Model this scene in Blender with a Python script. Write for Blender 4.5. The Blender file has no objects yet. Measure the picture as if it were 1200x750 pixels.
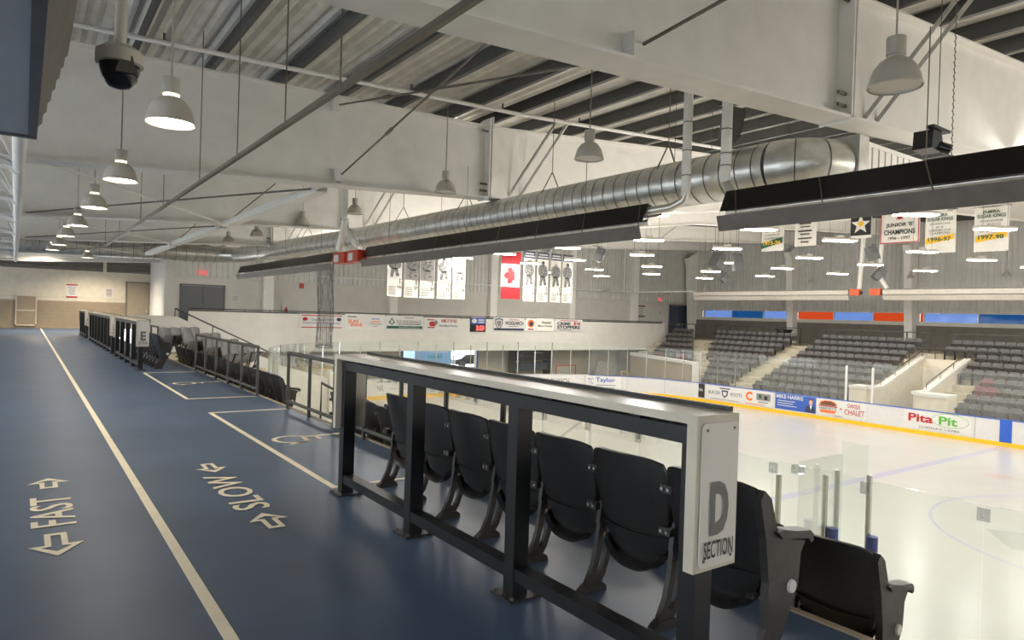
import bpy, math, random
from mathutils import Vector, Matrix
random.seed(7)
PI = math.pi
scene = bpy.context.scene
col = scene.collection

# ------------------------------------------------------------------ camera
cam_d = bpy.data.cameras.new('camera'); cam = bpy.data.objects.new('camera', cam_d); col.objects.link(cam)
cam_d.sensor_width = 36.0; cam_d.lens = 795.0 / 1200.0 * 36.0; cam_d.clip_start = 0.05; cam_d.clip_end = 300
_f = 795.0
_vy = Vector((27.5 - 600, 352 - 375, _f)).normalized()
_vx = Vector((1695 - 600, 404 - 375, _f)); _vx = (_vx - _vy * _vx.dot(_vy)).normalized()
_vz = _vx.cross(_vy)
if _vz.y > 0: _vz = -_vz
Rw = Matrix((_vx, _vy, _vz))                       # world = Rw @ (right, down, forward)
right = Rw @ Vector((1, 0, 0)); up = Rw @ Vector((0, -1, 0)); back = Rw @ Vector((0, 0, -1))
M4 = Matrix((right, up, back)).transposed().to_4x4(); M4.translation = (0, 0, 1.55)
cam.matrix_world = M4
scene.camera = cam

# ------------------------------------------------------------------ world, exposure
W = bpy.data.worlds.new('sky'); scene.world = W; W.use_nodes = True
W.node_tree.nodes['Background'].inputs[0].default_value = (0.96, 0.98, 1.0, 1)
W.node_tree.nodes['Background'].inputs[1].default_value = 4.0
vs = scene.view_settings
vs.view_transform = 'Standard'; vs.look = 'None'; vs.gamma = 1.0; vs.use_curve_mapping = False
vs.exposure = 0.63
ICE_W = 20.0           # watts of each lamp over the ice, straight down
ICE_P = 40.0           # watts of the same lamp's all-round spill
DOME_W = 22.0           # watts of each lit dome pendant over the walkway
LAMP_COL = (1.0, 0.965, 0.91)

# ------------------------------------------------------------------ helpers
def c8(r, g, b):
    f = lambda v: (v / 255 / 12.92) if v / 255 <= 0.04045 else ((v / 255 + 0.055) / 1.055) ** 2.4
    return (f(r), f(g), f(b), 1)
MATS = {}
def mat(name, rgb, rough=0.6, metal=0.0, var=0.06, scale=6.0, bump=0.0, emit=0, spec=0.5, stretch=None):
    if name in MATS: return MATS[name]
    m = bpy.data.materials.new(name); m.use_nodes = True
    nt = m.node_tree; b = nt.nodes['Principled BSDF']
    b.inputs['Roughness'].default_value = rough; b.inputs['Metallic'].default_value = metal
    b.inputs['Specular IOR Level'].default_value = spec
    rgb = rgb if len(rgb) == 4 else (*rgb, 1)
    tc = nt.nodes.new('ShaderNodeTexCoord'); mp = nt.nodes.new('ShaderNodeMapping')
    if stretch: mp.inputs['Scale'].default_value = stretch
    no = nt.nodes.new('ShaderNodeTexNoise'); no.inputs['Scale'].default_value = scale; no.inputs['Detail'].default_value = 4
    nt.links.new(tc.outputs['Object'], mp.inputs[0]); nt.links.new(mp.outputs[0], no.inputs['Vector'])
    rp = nt.nodes.new('ShaderNodeValToRGB')
    lo = tuple(max(0, v * (1 - var * 2)) for v in rgb[:3]); hi = tuple(min(1, v * (1 + var * 2)) for v in rgb[:3])
    rp.color_ramp.elements[0].color = (*lo, 1); rp.color_ramp.elements[1].color = (*hi, 1)
    rp.color_ramp.elements[0].position = 0.3; rp.color_ramp.elements[1].position = 0.7
    nt.links.new(no.outputs[0], rp.inputs[0]); nt.links.new(rp.outputs[0], b.inputs['Base Color'])
    if bump:
        bm = nt.nodes.new('ShaderNodeBump'); bm.inputs['Strength'].default_value = bump; bm.inputs['Distance'].default_value = 0.01
        nt.links.new(no.outputs[0], bm.inputs['Height']); nt.links.new(bm.outputs[0], b.inputs['Normal'])
    if emit:
        b.inputs['Emission Color'].default_value = rgb; b.inputs['Emission Strength'].default_value = emit
    MATS[name] = m
    return m
def glassmat(name, tint, refl=0.10, haze=0.0):
    m = bpy.data.materials.new(name); m.use_nodes = True; nt = m.node_tree; nt.nodes.clear()
    out = nt.nodes.new('ShaderNodeOutputMaterial'); tr = nt.nodes.new('ShaderNodeBsdfTransparent'); gl = nt.nodes.new('ShaderNodeBsdfGlossy')
    df = nt.nodes.new('ShaderNodeBsdfDiffuse'); df.inputs[0].default_value = (0.8, 0.85, 0.83, 1)
    gl.inputs['Roughness'].default_value = 0.03; tr.inputs[0].default_value = (*tint, 1)
    fr = nt.nodes.new('ShaderNodeFresnel'); fr.inputs[0].default_value = 1.45
    no = nt.nodes.new('ShaderNodeTexNoise'); no.inputs['Scale'].default_value = 3
    ma = nt.nodes.new('ShaderNodeMath'); ma.operation = 'MULTIPLY'; ma.inputs[1].default_value = refl * 10
    nt.links.new(fr.outputs[0], ma.inputs[0])
    mx = nt.nodes.new('ShaderNodeMixShader'); mh = nt.nodes.new('ShaderNodeMixShader')
    mm = nt.nodes.new('ShaderNodeMath'); mm.operation = 'MULTIPLY'; mm.inputs[1].default_value = haze * 2
    nt.links.new(no.outputs[0], mm.inputs[0]); nt.links.new(mm.outputs[0], mh.inputs[0])
    nt.links.new(tr.outputs[0], mh.inputs[1]); nt.links.new(df.outputs[0], mh.inputs[2])
    nt.links.new(ma.outputs[0], mx.inputs[0]); nt.links.new(mh.outputs[0], mx.inputs[1]); nt.links.new(gl.outputs[0], mx.inputs[2])
    nt.links.new(mx.outputs[0], out.inputs[0]); MATS[name] = m
    return m

WL = {}                                              # world location of each built object (all unrotated at build time)
class MB:
    def __init__(s): s.v = []; s.f = []; s.smooth = False
    def add(s, vs_, fs):
        n = len(s.v); s.v += [tuple(p) for p in vs_]; s.f += [tuple(i + n for i in q) for q in fs]; return s
    def box(s, x0, y0, z0, x1, y1, z1):
        return s.add([(x0,y0,z0),(x1,y0,z0),(x1,y1,z0),(x0,y1,z0),(x0,y0,z1),(x1,y0,z1),(x1,y1,z1),(x0,y1,z1)],
                     [(0,3,2,1),(4,5,6,7),(0,1,5,4),(1,2,6,5),(2,3,7,6),(3,0,4,7)])
    def obox(s, c, ax, ay, az, hx, hy, hz):
        c = Vector(c); ax = Vector(ax).normalized() * hx; ay = Vector(ay).normalized() * hy; az = Vector(az).normalized() * hz
        P = [c + ax * i + ay * j + az * k for k in (-1, 1) for i, j in ((-1,-1),(1,-1),(1,1),(-1,1))]
        return s.add(P, [(0,3,2,1),(4,5,6,7),(0,1,5,4),(1,2,6,5),(2,3,7,6),(3,0,4,7)])
    def bar(s, a, b, w, h, upv=(0, 0, 1)):
        a = Vector(a); b = Vector(b); d = (b - a); u = Vector(upv)
        if abs(d.normalized().dot(u)) > 0.98: u = Vector((1, 0, 0))
        x = d.cross(u).normalized(); z = x.cross(d).normalized()
        return s.obox((a + b) / 2, d, x, z, d.length / 2, w / 2, h / 2)
    def tube(s, pts, r, n=8, cap=True):
        pts = [Vector(p) for p in pts]; rings = []; prev = None
        for i, p in enumerate(pts):
            d = (pts[min(i + 1, len(pts) - 1)] - pts[max(i - 1, 0)]).normalized()
            if prev is None:
                u = Vector((0, 0, 1)) if abs(d.z) < 0.9 else Vector((1, 0, 0))
                x = d.cross(u).normalized()
            else:
                x = (prev - d * prev.dot(d)).normalized()
            y = d.cross(x).normalized(); prev = x
            rr = r[i] if isinstance(r, (list, tuple)) else r
            rings.append([p + (x * math.cos(2 * PI * k / n) + y * math.sin(2 * PI * k / n)) * rr for k in range(n)])
        V = [q for g in rings for q in g]; F = []
        for i in range(len(pts) - 1):
            for k in range(n): F.append((i*n+k, i*n+(k+1)%n, (i+1)*n+(k+1)%n, (i+1)*n+k))
        if cap: F.append(tuple(range(n))[::-1]); F.append(tuple((len(pts)-1)*n + k for k in range(n)))
        s.smooth = True
        return s.add(V, F)
    def lathe(s, prof, c=(0, 0, 0), n=20, axis=None):
        # prof list of (r, z); axis optional 3x3 (x, y, z dirs)
        ax = axis or (Vector((1,0,0)), Vector((0,1,0)), Vector((0,0,1))); c = Vector(c); V = []; F = []
        for r, z in prof:
            for k in range(n):
                a = 2 * PI * k / n; V.append(c + ax[0] * (r * math.cos(a)) + ax[1] * (r * math.sin(a)) + ax[2] * z)
        for i in range(len(prof) - 1):
            for k in range(n): F.append((i*n+k, i*n+(k+1)%n, (i+1)*n+(k+1)%n, (i+1)*n+k))
        s.smooth = True
        return s.add(V, F)
    def prism(s, poly, ext, origin=(0,0,0), ax=(1,0,0), ay=(0,0,1), ad=(0,1,0)):
        o = Vector(origin); ax = Vector(ax); ay = Vector(ay); ad = Vector(ad); n = len(poly)
        V = [o + ax * p[0] + ay * p[1] + ad * e for e in (0, ext) for p in poly]
        F = [tuple(range(n)), tuple(range(2*n - 1, n - 1, -1))] + [(i, i + n, (i + 1) % n + n, (i + 1) % n) for i in range(n)]
        return s.add(V, F)
    def grid(s, fn, nu, nv, th=None, thfn=None):
        # closed shell: outer surface fn(u,v)->(p, normal) thickened by th along normal
        A = [fn(i / nu, j / nv) for j in range(nv + 1) for i in range(nu + 1)]
        V = [a[0] for a in A] + [a[0] + a[1] * th for a in A]; N = (nu + 1) * (nv + 1); F = []
        id_ = lambda i, j: j * (nu + 1) + i
        for j in range(nv):
            for i in range(nu):
                q = (id_(i,j), id_(i+1,j), id_(i+1,j+1), id_(i,j+1)); F.append(q); F.append(tuple(N + k for k in q[::-1]))
        for i in range(nu):
            F.append((id_(i+1,0), id_(i,0), N+id_(i,0), N+id_(i+1,0))); F.append((id_(i,nv), id_(i+1,nv), N+id_(i+1,nv), N+id_(i,nv)))
        for j in range(nv):
            F.append((id_(0,j), id_(0,j+1), N+id_(0,j+1), N+id_(0,j))); F.append((id_(nu,j+1), id_(nu,j), N+id_(nu,j), N+id_(nu,j+1)))
        s.smooth = True
        return s.add(V, F)
    def build(s, name, material, parent=None, **props):
        xs = [p[0] for p in s.v]; ys = [p[1] for p in s.v]; zs = [p[2] for p in s.v]
        c = Vector(((min(xs)+max(xs))/2, (min(ys)+max(ys))/2, min(zs)))
        me = bpy.data.meshes.new(name); me.from_pydata([(p[0]-c.x, p[1]-c.y, p[2]-c.z) for p in s.v], [], s.f); me.update()
        if s.smooth: me.polygons.foreach_set('use_smooth', [True] * len(me.polygons)); me.set_sharp_from_angle(angle=math.radians(42))
        me.materials.append(MATS[material] if isinstance(material, str) else material)
        o = bpy.data.objects.new(name, me); col.objects.link(o); WL[o.name] = c
        if parent: o.parent = parent; o.location = c - WL[parent.name]
        else: o.location = c
        for k, v in props.items(): o[k] = v
        return o
def tag(o, label=None, cat=None, group=None, kind=None):
    if label: o['label'] = label
    if cat: o['category'] = cat
    if group: o['group'] = group
    if kind: o['kind'] = kind
    return o
def thing(name, loc, label=None, cat=None, group=None, kind=None):
    o = bpy.data.objects.new(name, None); col.objects.link(o); o.location = loc; o.empty_display_size = 0.2
    WL[o.name] = Vector(loc); return tag(o, label, cat, group, kind)
def copy_tree(o, parent=None):
    c = o.copy(); col.objects.link(c); c.parent = parent
    for ch in [x for x in o.children]: copy_tree(ch, c)
    return c
def struct(mb, name, material, parent=None):
    o = mb.build(name, material, parent)
    if not parent: o['kind'] = 'structure'
    return o
def box(name, material, parent, *b): return MB().box(*b).build(name, material, parent)
ORD = ['first','second','third','fourth','fifth','sixth','seventh','eighth','ninth','tenth','eleventh','twelfth','thirteenth','fourteenth','fifteenth',
       'sixteenth','seventeenth','eighteenth','nineteenth','twentieth'] + ['twenty-' + x for x in ['first','second','third','fourth','fifth','sixth','seventh','eighth','ninth']] + ['thirtieth']

# ---- text as mesh
_tc = {}
def text_verts(body, w, h, bold=0.0):
    key = (body, bold)
    if key not in _tc:
        cu = bpy.data.curves.new('t', 'FONT'); cu.body = body; cu.size = 1.0; cu.offset = bold; cu.resolution_u = 3; cu.align_x = 'LEFT'
        o = bpy.data.objects.new('t', cu); col.objects.link(o)
        me = bpy.data.meshes.new_from_object(o.evaluated_get(bpy.context.evaluated_depsgraph_get()))
        V = [tuple(v.co) for v in me.vertices]; F = [tuple(p.vertices) for p in me.polygons]
        bpy.data.objects.remove(o); bpy.data.curves.remove(cu); bpy.data.meshes.remove(me)
        _tc[key] = (V, F)
    V, F = _tc[key]
    xs = [v[0] for v in V]; ys = [v[1] for v in V]; x0, x1, y0, y1 = min(xs), max(xs), min(ys), max(ys)
    return [((v[0]-x0)/(x1-x0)*w - w/2, (v[1]-y0)/(y1-y0)*h - h/2) for v in V], F
def ell(cx, cy, rx, ry, n=20): return [(cx + rx*math.cos(2*PI*k/n), cy + ry*math.sin(2*PI*k/n)) for k in range(n)]
def decals(parent, C, R, U, items, name='lettering', step=0.003, base=0.002):
    """items in panel metres from centre C: ('t',body,cx,cy,w,h,mat[,bold]) ('r',cx,cy,w,h,mat) ('e',cx,cy,rx,ry,mat) ('p',pts,mat) ('g',cx,cy,rx,ry,wid,mat)"""
    C = Vector(C); R = Vector(R); U = Vector(U); N = R.cross(U)
    cur = None; lay = 0; mb = None; nm = None
    def flush():
        if mb and mb.v: mb.build(nm, cur, parent)
    for it in items:
        k = it[0]; m = it[7 - 1] if k in ('t', 'g') else it[-1]
        nn = name if k == 't' else 'print'
        if m != cur or nn != nm:
            flush(); mb = MB(); cur = m; nm = nn; lay += 1
        o = C + N * (base + step * lay)
        if k == 't':
            V, F = text_verts(it[1], it[4], it[5], it[7] if len(it) > 7 else 0.0)
            mb.add([o + R * (it[2] + x) + U * (it[3] + y) for x, y in V], F)
        elif k == 'g':
            _, cx, cy, rx, ry, wd, _m = it; n = 24
            a = ell(cx, cy, rx, ry, n); b = ell(cx, cy, rx - wd, ry - wd, n)
            mb.add([o + R*x + U*y for x, y in a + b], [(i, (i+1) % n, n + (i+1) % n, n + i) for i in range(n)])
        else:
            if k == 'r': _, cx, cy, w, h, _m = it; P = [(cx-w/2,cy-h/2),(cx+w/2,cy-h/2),(cx+w/2,cy+h/2),(cx-w/2,cy+h/2)]
            elif k == 'e': P = ell(it[1], it[2], it[3], it[4])
            else: P = it[1]
            mb.add([o + R*x + U*y for x, y in P], [tuple(range(len(P)))])
    flush()

# ------------------------------------------------------------------ materials
mat('floor_blue', c8(70, 87, 111), 0.36, var=0.07, scale=1.3, bump=0.05, spec=0.24)
mat('line_paint', c8(224, 212, 188), 0.5, var=0.04)
mat('ice', c8(168, 166, 161), 0.22, var=0.012, scale=0.7, spec=0.35)
mat('ice_blue', c8(158, 154, 172), 0.22, var=0.02); mat('ice_red', c8(176, 158, 154), 0.22, var=0.02); mat('ice_grey', c8(156, 155, 150), 0.22, var=0.02)
mat('white_steel', c8(238, 235, 228), 0.55, var=0.02, scale=3)
mat('white_wall', c8(206, 202, 193), 0.8, var=0.02, scale=2)
mat('block_white', c8(206, 196, 178), 0.75, var=0.03, scale=4, bump=0.1)
mat('block_beige', c8(150, 134, 112), 0.75, var=0.03, scale=4, bump=0.1)
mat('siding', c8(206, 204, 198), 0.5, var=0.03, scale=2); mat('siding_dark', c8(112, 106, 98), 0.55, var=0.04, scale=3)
mat('deck_metal', c8(236, 232, 222), 0.4, 0.0, var=0.06, scale=3); mat('purlin', c8(88, 88, 87), 0.5, 0.1, var=0.06)
mat('galv', c8(206, 204, 197), 0.32, 0.65, var=0.08, scale=5); mat('galv_seam', c8(98, 96, 92), 0.45, 0.8, var=0.05)
mat('chrome', c8(200, 200, 198), 0.22, 0.95, var=0.03); mat('rod', c8(120, 114, 104), 0.45, 0.6, var=0.05)
mat('black_steel', c8(30, 31, 33), 0.38, 0.2, var=0.08); mat('grey_rail', c8(74, 72, 69), 0.42, 0.4, var=0.06)
mat('cap_beige', c8(196, 188, 172), 0.28, var=0.04, scale=5); mat('sign_plate', c8(214, 208, 202), 0.4, var=0.015)
mat('sign_grey', c8(104, 103, 102), 0.5, var=0.02); mat('sign_dark', c8(52, 50, 49), 0.5, var=0.02)
mat('seat_plastic_shaded', c8(34, 33, 33), 0.42, var=0.1, scale=40, bump=0.08); mat('seat_iron', c8(54, 52, 51), 0.45, 0.3, var=0.1, scale=30, bump=0.1)  # seat plastic is mid-grey; the shade on the backs is put into its colour
mat('far_seat', c8(84, 81, 79), 0.42, var=0.06, scale=9); mat('far_seat_red', c8(112, 66, 66), 0.45, var=0.05); mat('far_iron', c8(46, 44, 44), 0.5, var=0.05)
mat('concrete', c8(178, 168, 146), 0.8, var=0.06, scale=3, bump=0.1); mat('concrete_dark', c8(112, 106, 98), 0.8, var=0.06, scale=3)
mat('board_white', c8(200, 198, 195), 0.35, var=0.015); mat('yellow', c8(232, 178, 24), 0.4, var=0.03); mat('blue', c8(38, 84, 178), 0.4, var=0.03)
mat('heater_black', c8(22, 20, 19), 0.35, 0.3, var=0.15); mat('heater_grey', c8(112, 106, 100), 0.5, 0.3, var=0.05); mat('heater_white', c8(206, 198, 186), 0.5, 0.1, var=0.03)
mat('burner_red', c8(176, 52, 28), 0.4, var=0.06); mat('orange', c8(226, 92, 34), 0.4, var=0.05)
mat('door_grey', c8(92, 93, 98), 0.5, var=0.03); mat('door_beige', c8(158, 146, 128), 0.5, var=0.03); mat('door_navy', c8(58, 68, 86), 0.4, var=0.03)
mat('lamp_shell', c8(190, 184, 172), 0.5, var=0.02); mat('lamp_inner', c8(225, 220, 208), 0.4, var=0.01)
mat('lamp_glow', (1.0, 0.93, 0.80), 0.5, var=0.0, emit=14); mat('lamp_neck', (1.0, 0.85, 0.6), 0.5, var=0.0, emit=4.0)
mat('led_glow', (1.0, 0.97, 0.9), 0.5, var=0.0, emit=22)
mat('speaker_grey', c8(84, 84, 84), 0.5, var=0.05); mat('black', c8(16, 16, 17), 0.3, var=0.1); mat('cloth_white', c8(226, 222, 212), 0.8, var=0.02)
mat('p_black', c8(40, 38, 38), 0.7, var=0.03); mat('p_grey', c8(130, 126, 122), 0.7, var=0.1, scale=25); mat('p_photo', (0.16, 0.155, 0.15), 0.7, var=0.5, scale=11); mat('p_navy', c8(44, 52, 78), 0.7, var=0.03)
mat('p_red', c8(170, 24, 34), 0.65, var=0.03); mat('p_green', c8(34, 84, 62), 0.7, var=0.03); mat('p_lime', c8(86, 164, 58), 0.6, var=0.03)
mat('p_yellow', c8(236, 184, 40), 0.7, var=0.02); mat('p_white', c8(206, 204, 199), 0.6, var=0.01); mat('p_orange', c8(226, 110, 50), 0.6, var=0.03)
mat('p_blue', c8(50, 86, 168), 0.6, var=0.08, scale=8); mat('p_skin', c8(206, 160, 132), 0.6, var=0.02); mat('p_brown', c8(110, 66, 44), 0.6, var=0.05)
mat('led_red', (1.0, 0.06, 0.05), 0.5, var=0, emit=3); mat('exit_red', (0.8, 0.12, 0.12), 0.5, var=0, emit=.45)
mat('blue_pad', c8(42, 64, 128), 0.6, var=0.12, scale=18); mat('net_black', c8(70, 70, 76), 0.8, var=0.05); mat('bulkhead', c8(186, 192, 200), 0.55, var=0.03, scale=3)
mat('snow', c8(240, 244, 250), 0.8, var=0.02); mat('truck_blue', c8(120, 160, 205), 0.4, var=0.04); mat('teal', c8(40, 140, 150), 0.5, var=0.03)
mat('dark_glass', c8(30, 34, 38), 0.1, var=0.02)
glassmat('rink_glass', (0.96, 0.98, 0.965), 0.04, 0.012); glassmat('far_glass', (0.96, 0.97, 0.965), 0.04, 0.05); glassmat('clip_plastic', (0.8, 0.82, 0.84), 0.06, 0.2)
glassmat('film_pale', (0.165, 0.22, 0.34), 0.06, 0.02); glassmat('film_blue', (0.013, 0.105, 0.195), 0.06, 0.02); glassmat('film_orange', (0.33, 0.10, 0.035), 0.06, 0.02); glassmat('added_window_glass', (0.95, 0.97, 0.97), 0.08, 0.01)

def ztop_(x): return 5.55 + max(0, x - 7.85) * 0.069
# ================================================================== SETTING
ZI = -3.1                                             # ice level; walkway floor is z = 0
XN, XF, YE = 7.8, 32.1, 33.2                          # near boards, far boards, end boards
YFA, YW, XW = 36.3, 39.3, 47.3                        # balcony front, end wall, far side wall
floor = struct(MB().box(-6, -22, -0.25, 3.42, 47.0, 0), 'floor', 'floor_blue')
mb = MB(); mb.box(-8, -24, -3.6, 52, 48, ZI - 0.02); struct(mb, 'floor_slab', 'concrete_dark')
# painted marks on the walkway floor
def mark(mb, name='floor_marking'): return mb.build(name, 'line_paint', floor)
mark(MB().box(0.79, -6, 0, 0.85, 46.9, 0.003))
for ya, yb in ((5.66, 10.55), (12.2, 17.25)):
    mark(MB().box(2.21, ya, 0, 2.265, yb, 0.003)); mark(MB().box(2.265, ya, 0, 3.34, ya + 0.055, 0.003)); mark(MB().box(2.265, yb - 0.055, 0, 3.34, yb, 0.003))
def floor_text(body, xc, yc, hx, ly):
    V, F = text_verts(body, ly, hx, 0.012)
    mark(MB().add([(xc - y, yc + x, 0.004) for x, y in V], F), 'floor_lettering')
floor_text('FAST', 0.205, 6.03, 0.27, 0.86); floor_text('SLOW', 1.475, 5.96, 0.27, 1.22)
def floor_arrow(xc, y0, y1, hw):                       # outline arrow, tip at y1
    d = 1 if y1 > y0 else -1; L = abs(y1 - y0); t = 0.04
    out = [(-hw*.42, 0), (-hw*.42, L*.52), (-hw, L*.52), (0, L), (hw, L*.52), (hw*.42, L*.52), (hw*.42, 0)]
    inn = [(-hw*.42+.035, .045), (-hw*.42+.035, L*.52+.03), (-hw*.55, L*.52+.045), (0, L-.09), (hw*.55, L*.52+.045), (hw*.42-.035, L*.52+.03), (hw*.42-.035, .045)]
    n = 7
    mark(MB().add([(xc + x, y0 + d*y, 0.004) for x, y in out + inn], [(i, (i+1) % n, n + (i+1) % n, n + i) for i in range(n)]), 'floor_arrow')
floor_arrow(0.205, 5.42, 4.93, 0.15); floor_arrow(0.205, 6.76, 7.14, 0.15)
floor_arrow(1.49, 7.12, 6.72, 0.14); floor_arrow(1.49, 4.82, 5.22, 0.14)
def wheelchair(xc, yc):
    # access symbol, head towards the ice (+x)
    mb = MB(); n = 20; R0, R1 = 0.24, 0.185
    A = [math.radians(-20 + 285 * k / n) for k in range(n + 1)]
    V = [(xc - .1 + r * math.cos(a + .9), yc + r * math.sin(a + .9), 0.004) for r in (R0, R1) for a in A]
    mb.add(V, [(i, i+1, n+1+i+1, n+1+i) for i in range(n)])
    for a, b, w in (((.42, .12), (.05, .10), .07), ((.05, .10), (.03, -.14), .06), ((.03, -.14), (-.22, -.30), .06), ((.2, .12), (.2, -.1), .05)):
        d = Vector((b[0]-a[0], b[1]-a[1])); nrm = Vector((-d.y, d.x)).normalized() * w / 2
        mb.add([(xc + p[0] + s*nrm.x, yc + p[1] + s*nrm.y, 0.004) for p, s in ((a,1),(b,1),(b,-1),(a,-1))], [(0,1,2,3)])
    mb.add([(xc + .5 + .07*math.cos(2*PI*k/12), yc + .12 + .07*math.sin(2*PI*k/12), 0.004) for k in range(12)], [tuple(range(12))])
    mark(mb, 'wheelchair_symbol')
wheelchair(2.73, 8.02); wheelchair(2.75, 14.7)

# ice
ice = struct(MB().box(7.0, -22, ZI - 0.02, 32.6, 34, ZI), 'ice_sheet', 'ice')
def ring(cx, cy, r, w, m, name='ice_circle'):
    n = 64; z = ZI + 0.003
    MB().add([(cx + q*math.cos(2*PI*k/n), cy + q*math.sin(2*PI*k/n), z) for q in (r, r - w) for k in range(n)], [(i, (i+1) % n, n + (i+1) % n, n + i) for i in range(n)]).build(name, m, ice)
MB().box(XN, 10.25, ZI, XF, 10.58, ZI + .003).build('blue_line', 'ice_blue', ice)
MB().box(XN, 29.0, ZI, XF, 29.07, ZI + .003).build('goal_line', 'ice_red', ice)
MB().box(XN, 3.15, ZI, XF, 3.45, ZI + .003).build('centre_line', 'ice_red', ice)
ring(20.3, 3.4, 4.55, 0.07, 'ice_blue')
for x in (13.4, 26.6): ring(x, 23.2, 4.5, 0.06, 'ice_red'); MB().add([(x+.3*math.cos(k*PI/8), 23.2+.3*math.sin(k*PI/8), ZI+.003) for k in range(16)], [tuple(range(16))]).build('ice_spot', 'ice_red', ice)
MB().add([(25.4+.42*math.cos(k*PI/8), 8.4+.42*math.sin(k*PI/8), ZI+.003) for k in range(16)], [tuple(range(16))]).build('ice_spot', 'ice_red', ice)
MB().add([(x, y, ZI+.004) for x, y in [(17.2, 5.4), (18.4, 6.3), (19.0, 5.5), (19.8, 5.8), (20.3, 4.6), (18.2, 3.9)]], [tuple(range(6))]).build('ice_emblem', 'ice_grey', ice)

# walls
def ribbed(p0, p1, z0, z1, m, name, nrm, pitch=0.3, depth=0.035, parent=None, horizontal=False):
    """profiled metal siding between two plan points; trapezoid ribs stand proud along nrm"""
    p0 = Vector((*p0, 0)); p1 = Vector((*p1, 0)); d = (p1 - p0); L = d.length; d.normalize(); nrm = Vector((*nrm, 0)); mb = MB()
    prof = []; span = L if not horizontal else (z1 - z0); n = max(1, int(span / pitch)); s = span / n
    for i in range(n): prof += [(i*s, 0), (i*s + s*.62, 0), (i*s + s*.72, depth), (i*s + s*.9, depth)]
    prof.append((span, 0)); V = []
    for a, b in prof:
        if horizontal: V += [p0 + nrm*b + Vector((0,0,z0+a)), p1 + nrm*b + Vector((0,0,z0+a))]
        else: V += [p0 + d*a + nrm*b + Vector((0,0,z0)), p0 + d*a + nrm*b + Vector((0,0,z1))]
    mb.add(V, [(2*i, 2*i+2, 2*i+3, 2*i+1) for i in range(len(prof)-1)])
    return mb.build(name, m, parent)
# -- walkway end wall (y = 47)
we = struct(MB().box(-6, 47.0, 0, 7.1, 47.3, 1.58), 'wall_walkway_end', 'block_beige')
MB().box(-6, 47.0, 1.58, 7.1, 47.3, 3.38).build('upper_blockwork', 'block_white', we)
ribbed((-6, 46.99), (3.8, 46.99), 3.38, 6.2, 'siding_dark', 'siding', (0, -1), 0.24, .04, we, True)  # shade of the deeper walkway end is put into this dark siding colour
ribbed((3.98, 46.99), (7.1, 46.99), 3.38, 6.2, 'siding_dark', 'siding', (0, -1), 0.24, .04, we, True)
MB().box(3.8, 46.9, 3.38, 3.98, 47, 6.2).build('corner_trim', 'block_white', we)
for i in range(9): MB().box(-6, 46.992, 0.2*i + .19, 7.1, 47.0, 0.2*i + .197).build('mortar_joint', 'siding_dark', we)
# -- return wall between walkway end and balcony end wall
wr = struct(MB().box(5.95, YW - 0.05, -0.1, 6.45, YW + 0.45, 6.2), 'wall_return_column', 'white_wall')
struct(MB().box(6.3, YW + .3, 0, 6.5, 47.0, 6.2), 'wall_return', 'white_wall')
# -- balcony end wall (y = YW), opening for the garage door below (z -3.1..-0.75, x 20.6..25.6)
DX0, DX1, DZ = 19.8, 25.4, -0.65
wall_e = struct(MB().box(6.3, YW, -0.2, XW, YW + .3, 3.08), 'wall_end', 'white_wall')
for a, b in ((6.3, DX0), (DX1, XW)): MB().box(a, YW, ZI, b, YW + .3, -0.2).build('lower_blockwork', 'block_white', wall_e)
MB().box(DX0, YW, DZ, DX1, YW + .3, -0.2).build('door_lintel', 'white_wall', wall_e)
ribbed((6.45, YW - .01), (XW, YW - .01), 3.08, 8.9, 'siding', 'siding', (0, -1), 0.3, .05, wall_e)
MB().box(6.4, YW - .1, 3.04, XW, YW - .0, 3.12).build('ledge_trim', 'white_wall', wall_e)
for i, x in enumerate((10.9, 18.6, 26.2, 33.4, 40.2)):
    MB().box(x, YW - .35, -0.2, x + .55, YW, ztop_(x)).build('wall_column', 'white_steel', wall_e)
# -- far side wall (x = XW) with a strip of windows
wall_f = struct(MB().box(XW, -22, ZI, XW + .3, YW + .3, 1.93), 'wall_far', 'concrete_dark')
MB().box(XW - .03, -22, 1.72, XW, YW, 1.95).build('sill_band', 'white_wall', wall_f)
WINS = [(37.75, 29.35, [('film_orange', .02), ('film_pale', .33), ('film_blue', .35), ('film_pale', .30)]),
        (28.95, 21.15, [('film_orange', .36), ('film_pale', .36), ('film_orange', .28)]),
        (20.35, 12.0, [('film_orange', .03), ('film_pale', .37), ('film_blue', .45), ('film_pale', .15)])]
ribbed((XW - .01, YW), (XW - .01, -22), 2.56, 8.7, 'siding', 'siding', (-1, 0), 0.3, .05, wall_f)
for a, b in ((YW + .3, 37.75), (29.35, 28.95), (21.15, 20.35), (12.0, -22)):
    MB().box(XW, b, 1.93, XW + .3, a, 2.56).build('wall_pier', 'white_wall', wall_f)
MB().box(XW, -22, 2.56, XW + .3, YW + .3, 8.8).build('upper_wall', 'white_wall', wall_f)
for i, (ya, yb, panes) in enumerate(WINS):
    w = thing('window_%d' % (i + 1), (XW + .1, (ya + yb)/2, 1.93), kind='structure'); y = ya
    for m, fr in panes:
        L = (ya - yb) * fr; MB().box(XW + .14, y - L + .03, 1.96, XW + .16, y - .03, 2.53).build('pane', m, w)
        MB().box(XW + .08, y - L - .03, 1.93, XW + .2, y - L + .03, 2.56).build('mullion', 'white_steel', w); y -= L
    MB().box(XW + .06, yb, 1.93, XW + .22, ya, 1.965).build('window_sill', 'white_steel', w); MB().box(XW + .06, yb, 2.525, XW + .22, ya, 2.56).build('window_head', 'white_steel', w)
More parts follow.
